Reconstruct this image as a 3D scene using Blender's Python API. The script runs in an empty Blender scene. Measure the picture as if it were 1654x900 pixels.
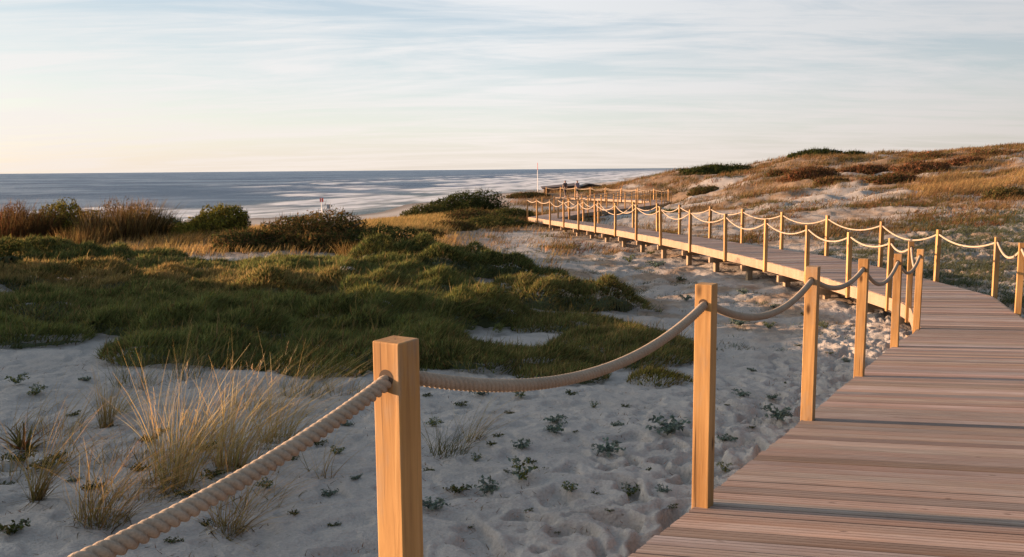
import bpy, bmesh, math, random
import numpy as np
from mathutils import Vector, Matrix
R_ = math.radians
C = bpy.context.scene.collection
rng = np.random.default_rng(7)
random.seed(7)
EYE = 9.0                      # eye height above the sea (world z 0 = sea level)

# ------------------------------------------------------------------ camera
F = 1400.0; TH = math.atan(176.5 / F); RO = 0.0085
ct, st, cr, sr = math.cos(TH), math.sin(TH), math.cos(RO), math.sin(RO)
Rv = np.array((cr, -st * sr, -ct * sr)); Uv = np.array((sr, st * cr, ct * cr)); Wv = np.array((0, ct, -st))
cam = bpy.data.cameras.new('camera'); camo = bpy.data.objects.new('camera', cam); C.objects.link(camo)
cam.sensor_fit = 'HORIZONTAL'; cam.sensor_width = 36.0; cam.lens = F / 1654 * 36
cam.clip_start = 0.05; cam.clip_end = 60000
M = Matrix.Identity(4)
for i in range(3):
    M[i][0] = Rv[i]; M[i][1] = Uv[i]; M[i][2] = -Wv[i]
M[2][3] = EYE
camo.matrix_world = M
bpy.context.scene.camera = camo

def ray(px, py):
    return Wv + (px - 827) / F * Rv + (450 - py) / F * Uv
def aty(px, py, y):            # eye relative point on the pixel ray at depth y
    r = ray(px, py); return r * (y / r[1])

# ------------------------------------------------------------------ noise
_p = np.random.default_rng(3).permutation(256); _p = np.concatenate([_p, _p, _p])
_ga = np.random.default_rng(4).uniform(0, 2 * np.pi, 256); _g = np.stack([np.cos(_ga), np.sin(_ga)], 1)
def perlin(x, y, seed=0):
    x = np.asarray(x, float) + seed * 17.31; y = np.asarray(y, float) - seed * 9.77
    xi = np.floor(x).astype(np.int64); yi = np.floor(y).astype(np.int64)
    fx = x - xi; fy = y - yi
    u = fx * fx * fx * (fx * (fx * 6 - 15) + 10); v = fy * fy * fy * (fy * (fy * 6 - 15) + 10)
    def gr(ix, iy, dx, dy):
        h = _p[_p[ix & 255] + (iy & 255)]; g = _g[h]
        return g[..., 0] * dx + g[..., 1] * dy
    a = gr(xi, yi, fx, fy); b = gr(xi + 1, yi, fx - 1, fy)
    c = gr(xi, yi + 1, fx, fy - 1); d = gr(xi + 1, yi + 1, fx - 1, fy - 1)
    return (a + u * (b - a) + v * (c + u * (d - c) - (a + u * (b - a)))) * 1.5
def fbm(x, y, oct=4, seed=0):
    s = 0; a = 1; t = 0
    for o in range(oct):
        s = s + a * perlin(x * 2 ** o, y * 2 ** o, seed + o); t += a; a *= .5
    return s / t
def sstep(a, b, x):
    t = np.clip((x - a) / (b - a), 0, 1); return t * t * (3 - 2 * t)

# ------------------------------------------------------------------ boardwalk plan (eye relative)
LP = np.array([(-1.60, -.1), (-.298, 2.17), (.93, 4.10), (2.105, 6.02), (3.235, 7.92), (4.50, 10.03), (5.585, 11.8), (6.62, 14.3), (6.98, 15.9),
               (6.97, 17.8), (6.85, 20.0), (6.5, 22.5), (6.11, 24.8), (5.71, 27.5), (5.15, 30.5), (4.25, 35.5), (3.2, 40.8), (.95, 51.5),
               (3.0, 57.), (8.2, 67.), (11.2, 75), (13.4, 84.)])
RP = np.array([(3.2, -1), (3.6, .5), (4.2, 3.2), (4.9, 5.5), (5.8, 8.), (6.9, 10.8), (7.92, 13.4), (9., 16.), (9.08, 18.4), (8.98, 21.), (8.58, 23.6),
               (7.94, 25.7), (7.4, 27.9), (6.85, 30.1), (6.27, 32.4), (5.76, 34.6), (5.25, 37.2), (2.66, 49.5), (4.7, 56.), (9.9, 66.), (12.9, 74), (15.3, 83.)])
CL = np.array([(15.3, 85.), (13.9, 88.), (9.8, 94.), (5.6, 99.5)])
CR = np.array([(13.4, 84.), (12.2, 86.8), (8.2, 92.7), (4., 98.2)])
_zy = [-1, 2, 4.1, 6, 7.9, 10, 11.8, 13.4, 16, 18.4, 24, 30, 37, 44, 51.5, 57, 66, 82, 95, 106]
_zz = [-1.34, -1.515, -1.65, -1.79, -1.94, -2.11, -2.23, -2.3, -2.42, -2.45, -2.41, -2.43, -2.53, -2.68, -2.82, -2.85, -2.9, -3.2, -3.1, -3.2]
def zdeck(y): return np.interp(y, _zy, _zz)
_py = [0, 11, 16, 18.4, 22, 25, 49, 52.5, 57, 66, 84]
_pa = [13.6, 13.6, 10, 4, -8, -11.5, -12, 10, 27, 24, 16]
def phi(y): return np.radians(np.interp(y, _py, _pa))

# ------------------------------------------------------------------ terrain height (eye relative)
CP = []
def row(d, *pz):
    for px, z in pz: CP.append(((px - 827) / F, d, z))
row(1.0, (0, -1.75), (827, -1.9), (1654, -1.9)); row(3, (0, -1.75), (400, -1.85), (827, -1.95), (1200, -1.97), (1654, -1.95))
row(4.5, (0, -1.85), (500, -1.98), (900, -2.05), (1150, -2.05), (1654, -2.))
row(7, (0, -2.05), (400, -2.13), (800, -2.2), (1100, -2.22), (1654, -2.2))
row(10, (0, -2.15), (400, -2.33), (800, -2.47), (1100, -2.5), (1400, -2.5), (1654, -2.4))
row(14, (0, -2.35), (400, -2.5), (800, -2.72), (1100, -2.82), (1350, -2.8), (1654, -2.6))
row(20, (0, -2.4), (400, -2.5), (700, -2.7), (950, -3.), (1200, -3.05), (1654, -2.7))
row(28, (0, -2.4), (200, -2.4), (500, -2.3), (700, -2.7), (900, -3.1), (1100, -3.15), (1300, -2.9), (1654, -2.4))
row(36, (0, -2.3), (300, -2.4), (500, -2.6), (700, -3.05), (850, -3.15), (1000, -3.15), (1200, -2.85), (1400, -2.45), (1654, -1.85))
row(48, (0, -3.2), (300, -3.4), (600, -3.1), (750, -3.2), (900, -3.2), (1050, -3.1), (1200, -2.5), (1400, -2.0), (1654, -1.2))
row(65, (0, -5), (300, -5.2), (600, -4.), (740, -3.3), (900, -3.45), (1000, -3.4), (1100, -3.), (1200, -2.2), (1400, -1.2), (1654, 0))
row(90, (0, -6.5), (400, -6.5), (600, -5.5), (750, -4.3), (850, -3.95), (900, -3.85), (1000, -3.6), (1070, -2.9), (1130, -1.7), (1200, -.7), (1400, .4), (1654, 1.7))
row(104, (650, -5.8), (750, -4.4), (800, -3.5), (850, -3.05), (900, -2.85), (960, -2.5), (1000, -2.05), (1060, -1.2), (1100, -.8), (1170, -.75), (1230, -.05))
row(120, (0, -7.8), (400, -7.8), (600, -7), (750, -6), (900, -4.3), (960, -3.2), (1000, -2.5), (1050, -1.5), (1090, -.6), (1150, -.3), (1240, .6), (1400, 1.25), (1654, 2.45))
row(180, (0, -10), (250, -9.6), (400, -9.3), (500, -9.2), (620, -8.8), (750, -7.2), (900, -6), (1050, -4), (1200, -.8), (1400, 1), (1654, 3))
row(240, (0, -12), (400, -11), (600, -10.2), (640, -9.4), (680, -9.0), (720, -8.8), (850, -7.5), (1000, -5.2), (1100, -2.2), (1300, .8), (1654, 3))
row(350, (400, -15), (700, -11), (800, -9.4), (860, -8.85), (900, -8.4), (1000, -7), (1090, -3), (1654, 2))
row(600, (0, -20), (700, -16), (900, -11.5), (1000, -9.3), (1050, -7.8), (1100, -3.5), (1300, 0), (1654, 2))
row(1500, (0, -30), (900, -20), (1000, -14), (1060, -9.5), (1090, -6), (1150, -2), (1654, 2))
row(4000, (0, -40), (1000, -30), (1070, -14), (1092, -9.2), (1120, -5), (1654, 0))
for th, lst in ((-60, [(3, -1.6), (8, -1.9), (20, -2.2), (40, -3.2), (90, -7), (200, -12), (1500, -30)]), (-95, [(3, -1.6), (8, -1.8), (20, -2.), (60, -5), (200, -12), (1500, -30)]),
                (60, [(3, -1.9), (8, -2.), (20, -2.2), (40, -1.4), (90, 1), (200, 3), (1500, 3)]), (95, [(3, -1.9), (8, -2.), (20, -2), (60, 0), (200, 3), (1500, 3)])):
    for r, z in lst: CP.append((math.tan(R_(th)) if False else None, (R_(th), r), z))
_cu = []; _cz = []
for u, d, z in CP:
    if u is None: t, r = d
    else: t = math.atan(u); r = d * math.sqrt(1 + u * u)
    _cu.append((t * 1.6, math.log(r))); _cz.append(z)
_cu = np.array(_cu); _cz = np.array(_cz); _c2 = 0.12 ** 2
def _ker(a, b): return np.sqrt(((a[:, None, :] - b[None]) ** 2).sum(-1) + _c2)
_n = len(_cu); A = np.zeros((_n + 3, _n + 3)); A[:_n, :_n] = _ker(_cu, _cu); A[:_n, _n] = 1; A[:_n, _n + 1:] = _cu; A[_n:, :_n] = A[:_n, _n:].T
_w = np.linalg.solve(A, np.concatenate([_cz, [0, 0, 0]]))
def zbase(x, y):
    x = np.atleast_1d(np.asarray(x, float)).ravel(); y = np.atleast_1d(np.asarray(y, float)).ravel()
    out = np.empty(len(x))
    for i in range(0, len(x), 40000):
        xx, yy = x[i:i + 40000], y[i:i + 40000]
        q = np.stack([np.arctan2(xx, yy) * 1.6, np.log(np.hypot(xx, yy) + 1e-6)], 1)
        out[i:i + 40000] = _ker(q, _cu) @ _w[:_n] + _w[_n] + q @ _w[_n + 1:]
    return out
SHADE_RIDGE = [(-23., -4., .5), (-20., 1.5, .42), (-17.8, 6., .27), (-15., 11., .02), (-13.3, 14.6, -.05), (-13.5, 15.9, -.38)]
_pc = np.concatenate([np.stack([np.interp(np.linspace(0, 1, 260), np.linspace(0, 1, len(P)), P[:, 0]), np.interp(np.linspace(0, 1, 260), np.linspace(0, 1, len(P)), P[:, 1])], 1) for P in (LP, RP, (LP + RP) / 2, CL, CR, (CL + CR) / 2)])
def height(x, y, fine=True):
    x = np.atleast_1d(np.asarray(x, float)).ravel(); y = np.atleast_1d(np.asarray(y, float)).ravel()
    z = zbase(x, y); r = np.hypot(x, y)
    # unseen dune ridge added on the left, shaped to shade the sand
    best = np.full(len(x), -99.)
    for (ax, ay, az), (bx, by, bz) in zip(SHADE_RIDGE[:-1], SHADE_RIDGE[1:]):
        ex, ey = bx - ax, by - ay; t = np.clip(((x - ax) * ex + (y - ay) * ey) / (ex * ex + ey * ey), 0, 1)
        dd = np.hypot(x - ax - t * ex, y - ay - t * ey); best = np.maximum(best, (az + (bz - az) * t) - .62 * np.maximum(dd - .5, 0))
    up = best + .10 * fbm(x * .6, y * .6, 3, 40)
    z = np.maximum(z, up) + .08 * np.exp(-np.abs(z - up) / .3)
    far = sstep(38, 60, r) * sstep(9, 16, x + (y - 60) * .03)
    z += far * (.6 * fbm(x / 11, y / 14, 4, 1) + .6 * (np.abs(fbm(x / 4, y / 5, 3, 2)) - .2) + .12 * fbm(x / 1.3, y / 1.6, 2, 3))
    z += .10 * fbm(x / 3.2, y / 3.2, 3, 5) * sstep(4, 12, r) * (1 - sstep(150, 260, r))
    if fine:
        nr = 1 - sstep(30, 60, r)
        z += nr * .055 * fbm(x / 1.1, y / 1.1, 3, 9) + nr * .010 * fbm(x / .38, y / .38, 2, 19)
        tread = .22 + .78 * sstep(-2.4, -.6, x - .55 * (y - 2))           # trodden along the deck
        wx = x + .12 * perlin(x / .5, y / .5, 14); wy = y + .12 * perlin(x / .5, y / .5, 15)
        ft = perlin(wx / .24, wy / .26, 11)
        z -= nr * tread * .125 * sstep(.0, .36, ft)
        z -= nr * (.08 + .92 * tread ** 1.5) * 0.034 * sstep(.0, .4, perlin(wx / .12, wy / .13, 12))
        z += nr * tread * .035 * sstep(-.05, -.5, ft) * -1 + nr * (.012 + .035 * tread) * np.abs(fbm(x / .75, y / .6, 2, 29))
        mott = sstep(14, 20, r) * (1 - sstep(60, 80, r)) * sstep(.03, .12, x / np.maximum(y, 1))
        z += mott * (.10 * np.abs(fbm(x / 1.3, y / 1.5, 3, 23)) + .07 * fbm(x / .6, y / .7, 2, 24))
    near = (r < 125)
    idx = np.nonzero(near)[0]
    for i in range(0, len(idx), 20000):
        k = idx[i:i + 20000]
        d2 = ((x[k][:, None] - _pc[None, :, 0]) ** 2 + (y[k][:, None] - _pc[None, :, 1]) ** 2)
        j = d2.argmin(1); d = np.sqrt(d2[np.arange(len(k)), j])
        lim = zdeck(_pc[j, 1]) - .30 + .6 * np.maximum(d - .55, 0)
        z[k] = np.minimum(z[k], lim)
    return z
def H1(x, y): return float(height(x, y)[0])
def ground(px, py, lo=1.5, hi=160):     # where a pixel ray first meets the dunes
    r = ray(px, py); ys = np.exp(np.linspace(math.log(lo), math.log(hi), 500))
    pts = r[None] * (ys / r[1])[:, None]
    below = pts[:, 2] < height(pts[:, 0], pts[:, 1])
    k = int(np.argmax(below)) if below.any() else len(ys) - 1
    p = pts[k]; return float(p[0]), float(p[1]), H1(p[0], p[1])
def gd(px, d):                          # ground at a bearing and a depth
    x = (px - 827) / F * d; return x, d, H1(x, d)

# ------------------------------------------------------------------ mesh helpers
def mk(name, V, Q, mat=None, parent=None, col=None, smooth=False, mats=None, midx=None, link=True):
    V = np.asarray(V, np.float32).reshape(-1, 3)
    me = bpy.data.meshes.new(name)
    Q = np.asarray(Q, np.int32); k = Q.shape[1]
    me.vertices.add(len(V)); me.vertices.foreach_set('co', V.ravel())
    me.loops.add(Q.size); me.loops.foreach_set('vertex_index', Q.ravel())
    me.polygons.add(len(Q)); me.polygons.foreach_set('loop_start', np.arange(0, Q.size, k, dtype=np.int32))
    me.polygons.foreach_set('use_smooth', np.full(len(Q), bool(smooth)))
    if midx is not None: me.polygons.foreach_set('material_index', np.asarray(midx, np.int32))
    me.update(calc_edges=True)
    if col is not None:
        c = np.ones((len(V), 4), np.float32); c[:, :3] = col
        at = me.attributes.new('Col', 'FLOAT_COLOR', 'POINT'); at.data.foreach_set('color', c.ravel())
    for m in (mats or ([mat] if mat else [])): me.materials.append(m)
    o = bpy.data.objects.new(name, me)
    if link: C.objects.link(o)
    if parent: o.parent = parent
    return o
def thing(name, label, cat, loc=(0, 0, 0), rz=0, group=None):
    o = bpy.data.objects.new(name, None); C.objects.link(o); o.empty_display_size = .1
    o.location = loc; o.rotation_euler = (0, 0, rz); tag(o, label, cat, group); return o
def tag(o, label, cat, group=None):
    o['label'] = label; o['category'] = cat
    if group: o['group'] = group
    return o
def kind(o, k): o['kind'] = k; return o
BOXQ = np.array([(0, 3, 2, 1), (4, 5, 6, 7), (0, 1, 5, 4), (1, 2, 6, 5), (2, 3, 7, 6), (3, 0, 4, 7)])
class MB:                               # collects quads
    def __init__(s): s.V = []; s.Q = []; s.n = 0; s.c = []
    def add(s, V, Q, c=None):
        V = np.asarray(V, float).reshape(-1, 3); s.V.append(V); s.Q.append(np.asarray(Q) + s.n); s.n += len(V)
        s.c.append(np.broadcast_to(np.asarray(c if c is not None else (1, 1, 1), float), (len(V), 3)))
    def box(s, a, b, c=None):
        (x0, y0, z0), (x1, y1, z1) = a, b
        s.add([(x0, y0, z0), (x1, y0, z0), (x1, y1, z0), (x0, y1, z0), (x0, y0, z1), (x1, y0, z1), (x1, y1, z1), (x0, y1, z1)], BOXQ, c)
    def tube(s, P, rad, n=6, c=None):
        P = np.asarray(P, float); rad = np.broadcast_to(np.asarray(rad, float), (len(P),))
        T = np.gradient(P, axis=0); T /= np.linalg.norm(T, axis=1)[:, None] + 1e-9
        up = np.array((0, 0, 1.)) if abs(T[0, 2]) < .9 else np.array((1., 0, 0))
        S = np.cross(T, up); S /= np.linalg.norm(S, axis=1)[:, None] + 1e-9; N = np.cross(S, T)
        an = np.linspace(0, 2 * np.pi, n, endpoint=False)
        V = P[:, None] + rad[:, None, None] * (S[:, None] * np.cos(an)[None, :, None] + N[:, None] * np.sin(an)[None, :, None])
        m = len(P); i, j = np.meshgrid(np.arange(m - 1), np.arange(n), indexing='ij'); j2 = (j + 1) % n
        Q = np.stack([i * n + j, i * n + j2, (i + 1) * n + j2, (i + 1) * n + j], -1).reshape(-1, 4)
        s.add(V, Q, c)
    def build(s, name, mat, parent=None, col=False, smooth=False, link=True):
        return mk(name, np.concatenate(s.V), np.concatenate(s.Q), mat, parent, np.concatenate(s.c) if col else None, smooth, link=link)
def bevel(o, w=.004, seg=2):
    m = o.modifiers.new('bevel', 'BEVEL'); m.width = w; m.segments = seg; m.limit_method = 'ANGLE'; return o
def copy_tree(o, parent=None):
    c = o.copy(); C.objects.link(c)
    if parent: c.parent = parent
    for ch in [k for k in bpy.data.objects if k.parent == o]: copy_tree(ch, c)
    return c

# ------------------------------------------------------------------ materials
def nmat(name):
    m = bpy.data.materials.new(name); m.use_nodes = True; nt = m.node_tree
    b = nt.nodes['Principled BSDF']; return m, nt, b
def N(nt, t, **kw):
    n = nt.nodes.new(t)
    for k, v in kw.items():
        if k in n.inputs: n.inputs[k].default_value = v
        else: setattr(n, k, v)
    return n
def ramp(nt, fac, stops):
    r = N(nt, 'ShaderNodeValToRGB'); nt.links.new(fac, r.inputs[0])
    e = r.color_ramp.elements
    while len(e) < len(stops): e.new(.5)
    for k, (p, c) in enumerate(stops): e[k].position = p; e[k].color = (*c, 1) if len(c) == 3 else c
    return r.outputs[0]
def mixc(nt, fac, a, b, mode='MIX'):
    m = N(nt, 'ShaderNodeMix', data_type='RGBA', blend_type=mode)
    for s, v in ((0, fac), (6, a), (7, b)):
        if hasattr(v, 'node'): nt.links.new(v, m.inputs[s])
        else: m.inputs[s].default_value = v if s == 0 else (*v, 1)
    return m.outputs[2]
def bump(nt, h, dist, strength, b):
    n = N(nt, 'ShaderNodeBump'); n.inputs['Strength'].default_value = strength; n.inputs['Distance'].default_value = dist
    nt.links.new(h, n.inputs['Height']); nt.links.new(n.outputs[0], b.inputs['Normal']); return n
def noise(nt, vec, scale, detail=4, rough=.55, dist=0):
    n = N(nt, 'ShaderNodeTexNoise', Scale=scale, Detail=detail, Roughness=rough, Distortion=dist)
    nt.links.new(vec, n.inputs['Vector']); return n.outputs[0]
def mapping(nt, vec, scale=(1, 1, 1), rot=(0, 0, 0), loc=None):
    m = N(nt, 'ShaderNodeMapping'); m.inputs['Scale'].default_value = scale; m.inputs['Rotation'].default_value = rot
    nt.links.new(vec, m.inputs['Vector'])
    if loc is not None: nt.links.new(loc, m.inputs['Location'])
    return m.outputs[0]

def sand_mat():
    m, nt, b = nmat('dune_sand'); g = N(nt, 'ShaderNodeNewGeometry').outputs['Position']
    at = N(nt, 'ShaderNodeAttribute', attribute_name='Col').outputs['Color']
    sp = N(nt, 'ShaderNodeSeparateColor'); nt.links.new(at, sp.inputs[0])
    n1 = noise(nt, g, 1.3, 5); n2 = noise(nt, g, 60, 3); n3 = noise(nt, g, .28, 4, .6)
    base = ramp(nt, n1, [(.3, (.275, .255, .235)), (.7, (.365, .335, .31))])
    base = mixc(nt, .35, base, ramp(nt, n2, [(.3, (.21, .195, .18)), (.7, (.42, .385, .355))]))
    litter = ramp(nt, noise(nt, g, 3.5, 5, .7), [(.3, (.085, .05, .028)), (.52, (.20, .12, .06)), (.8, (.33, .235, .15))])
    col = mixc(nt, sp.outputs[0], base, litter)          # dry litter between the dune plants
    wet = mixc(nt, sp.outputs[1], col, (.16, .14, .125))  # wet beach
    # scattered specks of dry plant bits
    sk = N(nt, 'ShaderNodeMath', operation='GREATER_THAN'); nt.links.new(noise(nt, g, 17, 2, .5), sk.inputs[0]); sk.inputs[1].default_value = .72
    sm = N(nt, 'ShaderNodeMath', operation='MULTIPLY'); nt.links.new(sk.outputs[0], sm.inputs[0]); nt.links.new(n3, sm.inputs[1])
    col = mixc(nt, sm.outputs[0], wet, (.10, .075, .05))
    nt.links.new(col, b.inputs['Base Color']); b.inputs['Roughness'].default_value = .95; b.inputs['Specular IOR Level'].default_value = .15
    a = N(nt, 'ShaderNodeMath', operation='ADD'); nt.links.new(noise(nt, g, 11, 4, .6), a.inputs[0])
    s2 = N(nt, 'ShaderNodeMath', operation='MULTIPLY'); nt.links.new(n2, s2.inputs[0]); s2.inputs[1].default_value = .2; nt.links.new(s2.outputs[0], a.inputs[1])
    bump(nt, a.outputs[0], .035, .9, b); return m

def wood_mat(name, cA, cB, cC, grain=(22, 22, 1.1), knots=True, rough=.7, coord='Object', rnd=True):
    m, nt, b = nmat(name); tc = N(nt, 'ShaderNodeTexCoord').outputs['Object']
    oi = N(nt, 'ShaderNodeObjectInfo').outputs['Random']
    k = N(nt, 'ShaderNodeMath', operation='MULTIPLY'); nt.links.new(oi, k.inputs[0]); k.inputs[1].default_value = 53.
    cb = N(nt, 'ShaderNodeCombineXYZ')
    for s in range(3): nt.links.new(k.outputs[0], cb.inputs[s])
    v = mapping(nt, tc, grain, loc=cb.outputs[0]); n = noise(nt, v, 2.2, 6, .6, .6)
    v2 = mapping(nt, tc, (3, 3, .8), loc=cb.outputs[0]); n2 = noise(nt, v2, 1.6, 3)
    col = ramp(nt, n, [(.28, cA), (.5, cB), (.72, cC)])
    col = mixc(nt, .55, col, ramp(nt, n2, [(.3, cA), (.7, cC)]))
    hv = N(nt, 'ShaderNodeHueSaturation'); hm = N(nt, 'ShaderNodeMapRange'); nt.links.new(oi, hm.inputs[0])
    hm.inputs[3].default_value = .86; hm.inputs[4].default_value = 1.08; nt.links.new(hm.outputs[0], hv.inputs['Value']); nt.links.new(col, hv.inputs['Color']); col = hv.outputs[0]
    gy = ramp(nt, noise(nt, mapping(nt, tc, (5, 5, 1.6), loc=cb.outputs[0]), 1.9, 5, .65), [(.52, (0, 0, 0)), (.72, (.62, .62, .62))]); col = mixc(nt, gy, col, (.27, .215, .165))
    ck = ramp(nt, noise(nt, mapping(nt, tc, (70, 70, .9), loc=cb.outputs[0]), 1.3, 3, .5), [(.29, (1, 1, 1)), (.36, (0, 0, 0))])
    col = mixc(nt, ck, col, tuple(c * .5 for c in cA))
    if knots:
        vo = N(nt, 'ShaderNodeTexVoronoi', Scale=1.0); nt.links.new(mapping(nt, tc, (9, 9, 3.4), loc=cb.outputs[0]), vo.inputs['Vector'])
        kf = ramp(nt, vo.outputs['Distance'], [(.07, (1, 1, 1)), (.17, (0, 0, 0))])
        col = mixc(nt, kf, col, tuple(c * .42 for c in cA))
    nt.links.new(col, b.inputs['Base Color']); b.inputs['Roughness'].default_value = rough; b.inputs['Specular IOR Level'].default_value = .25
    bump(nt, n, .004, .35, b); return m

def deck_mat():
    m, nt, b = nmat('weathered_decking'); at = N(nt, 'ShaderNodeAttribute', attribute_name='Col').outputs['Color']
    uvn = N(nt, 'ShaderNodeAttribute', attribute_name='plank'); uv = uvn.outputs['Vector']   # x along plank, y across, z plank id
    n = noise(nt, mapping(nt, uv, (1.6, 34, 7)), 1.5, 6, .62, .4); n2 = noise(nt, mapping(nt, uv, (.9, 3, 3.7)), 1.3, 4)
    c = ramp(nt, n, [(.25, (.165, .115, .09)), (.5, (.31, .222, .18)), (.75, (.44, .335, .28))])
    c = mixc(nt, .5, c, ramp(nt, n2, [(.3, (.35, .225, .17)), (.5, (.29, .225, .195)), (.72, (.41, .355, .325))]))
    c = mixc(nt, 1., c, at, 'MULTIPLY')
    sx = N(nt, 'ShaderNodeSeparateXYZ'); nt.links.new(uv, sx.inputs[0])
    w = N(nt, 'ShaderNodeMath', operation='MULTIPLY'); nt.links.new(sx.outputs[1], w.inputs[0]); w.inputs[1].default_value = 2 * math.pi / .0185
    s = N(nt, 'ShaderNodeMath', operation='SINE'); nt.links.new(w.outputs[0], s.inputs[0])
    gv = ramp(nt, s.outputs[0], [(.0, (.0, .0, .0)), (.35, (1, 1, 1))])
    c = mixc(nt, .22, c, mixc(nt, gv, (.5, .42, .36), (1, 1, 1)), 'MULTIPLY')    # darker lines in the groove pattern
    vo = N(nt, 'ShaderNodeTexVoronoi', Scale=1.); nt.links.new(mapping(nt, uv, (2.3, 9, 5.3)), vo.inputs['Vector'])
    kf = ramp(nt, vo.outputs['Distance'], [(.025, (1, 1, 1)), (.06, (0, 0, 0))]); c = mixc(nt, kf, c, (.09, .055, .04))
    nt.links.new(c, b.inputs['Base Color']); b.inputs['Roughness'].default_value = .72; b.inputs['Specular IOR Level'].default_value = .22
    ad = N(nt, 'ShaderNodeMath', operation='MULTIPLY_ADD'); nt.links.new(n, ad.inputs[0]); ad.inputs[1].default_value = .8; nt.links.new(s.outputs[0], ad.inputs[2])
    bump(nt, ad.outputs[0], .0012, .5, b); return m

def leaf_mat(name, tr=.35, rough=.75):
    m = bpy.data.materials.new(name); m.use_nodes = True; nt = m.node_tree; nt.nodes.clear()
    at = N(nt, 'ShaderNodeAttribute', attribute_name='Col').outputs['Color']
    d = N(nt, 'ShaderNodeBsdfDiffuse', Roughness=.6); t = N(nt, 'ShaderNodeBsdfTranslucent'); x = N(nt, 'ShaderNodeMixShader'); x.inputs[0].default_value = tr
    nt.links.new(at, d.inputs[0]); nt.links.new(at, t.inputs[0]); nt.links.new(d.outputs[0], x.inputs[1]); nt.links.new(t.outputs[0], x.inputs[2])
    o = N(nt, 'ShaderNodeOutputMaterial'); nt.links.new(x.outputs[0], o.inputs[0]); return m
def flat_mat(name, c, rough=.7):
    m, nt, b = nmat(name); g = N(nt, 'ShaderNodeTexCoord').outputs['Object']
    n = noise(nt, g, 7, 4); nt.links.new(ramp(nt, n, [(.3, tuple(k * .85 for k in c)), (.7, tuple(min(1, k * 1.1) for k in c))]), b.inputs['Base Color'])
    b.inputs['Roughness'].default_value = rough; return m
def rope_mat():
    m, nt, b = nmat('hemp_rope'); tc = N(nt, 'ShaderNodeTexCoord').outputs['Object']
    n = noise(nt, tc, 160, 3, .6); n2 = noise(nt, tc, 9, 3)
    c = ramp(nt, n, [(.3, (.235, .18, .13)), (.7, (.40, .32, .245))]); c = mixc(nt, .4, c, ramp(nt, n2, [(.3, (.26, .205, .155)), (.7, (.39, .315, .245))]))
    nt.links.new(c, b.inputs['Base Color']); b.inputs['Roughness'].default_value = .9; b.inputs['Specular IOR Level'].default_value = .1
    bump(nt, n, .002, .5, b); return m

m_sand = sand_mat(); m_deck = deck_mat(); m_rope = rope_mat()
m_post = wood_mat('pine_post', (.17, .078, .026), (.39, .205, .066), (.53, .31, .125))
m_fascia = wood_mat('fascia_timber', (.19, .125, .08), (.265, .185, .125), (.33, .24, .17), grain=(3, 3, 20), knots=False)
m_pile = wood_mat('pile_timber', (.16, .11, .07), (.26, .18, .11), (.36, .26, .16), knots=False)
m_leaf = leaf_mat('leaves', .35); m_blade = leaf_mat('grass_blades', .45); m_stem = flat_mat('shrub_stems', (.14, .095, .06))
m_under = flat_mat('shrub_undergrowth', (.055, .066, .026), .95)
m_hole = flat_mat('bored_hole', (.05, .03, .018), .9)

# ------------------------------------------------------------------ ground
def axis_t():
    mid = np.arange(R_(-35), R_(35), .0026)
    return np.concatenate([np.linspace(R_(-150), R_(-36), 70), mid, np.linspace(R_(36), R_(150), 60)])
th = axis_t(); rr = np.exp(np.concatenate([np.arange(math.log(.35), math.log(2.2), .06), np.arange(math.log(2.2), math.log(13), .0050), np.arange(math.log(13), math.log(60), .0075), np.arange(math.log(60), math.log(14000), .016)]))
Tt, Rr = np.meshgrid(th, rr); X = (Rr * np.sin(Tt)).ravel(); Y = (Rr * np.cos(Tt)).ravel()
Z = height(X, Y)
nr_, nt_ = len(rr), len(th)
ii, jj = np.meshgrid(np.arange(nr_ - 1), np.arange(nt_ - 1), indexing='ij')
Q = np.stack([ii * nt_ + jj, ii * nt_ + jj + 1, (ii + 1) * nt_ + jj + 1, (ii + 1) * nt_ + jj], -1).reshape(-1, 4)[:, ::-1]
rad = np.hypot(X, Y)
def vegmask(x, y):                     # how much dry litter and dune plants cover the sand (1 = full)
    r = np.hypot(x, y); px = 827 + F * x / np.maximum(y, .1)
    n = fbm(x / 7, y / 9, 4, 21); n2 = fbm(x / 2.2, y / 2.6, 3, 22)
    hill = sstep(30, 44, r) * sstep(1040, 1130, px + n * 60)
    hill = np.maximum(hill, sstep(70, 90, r) * sstep(790, 850, px) * (1 - sstep(150, 190, r)))
    v = hill * sstep(-.2, .2, n + .45 * n2 + .25 * sstep(60, 100, r) - .16 * (1 - sstep(44, 66, r)))
    fd = sstep(24, 27, r) * (1 - sstep(60, 85, r)) * (1 - sstep(700, 840, px + n * 60)) * sstep(-.55, .0, n + .3 * n2 + .25)
    mid = sstep(42, 48, r) * (1 - sstep(80, 110, r)) * (1 - sstep(930, 1000, px)) * sstep(-.4, .2, n + .3 * n2 + .1)
    v = np.maximum(v, .42 * sstep(24, 34, r) * sstep(1080, 1180, px) * (.6 + .8 * n))
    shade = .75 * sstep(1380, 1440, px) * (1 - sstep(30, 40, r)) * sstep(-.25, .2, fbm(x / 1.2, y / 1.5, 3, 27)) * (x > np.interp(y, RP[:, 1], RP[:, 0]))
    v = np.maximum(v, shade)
    flat = .8 * sstep(11, 19, r) * (1 - sstep(40, 60, r)) * sstep(840, 920, px) * (.18 + .82 * sstep(-.1, .25, fbm(x / 1.3, y / 1.6, 4, 26)))
    return np.clip(np.maximum(np.maximum(np.maximum(v, fd), mid), flat), 0, 1)
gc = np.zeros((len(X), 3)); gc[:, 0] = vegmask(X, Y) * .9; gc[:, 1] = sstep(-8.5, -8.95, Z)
ground_o = kind(mk('ground', np.stack([X, Y, Z + EYE], 1), Q, m_sand, col=gc, smooth=True), 'structure')

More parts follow.
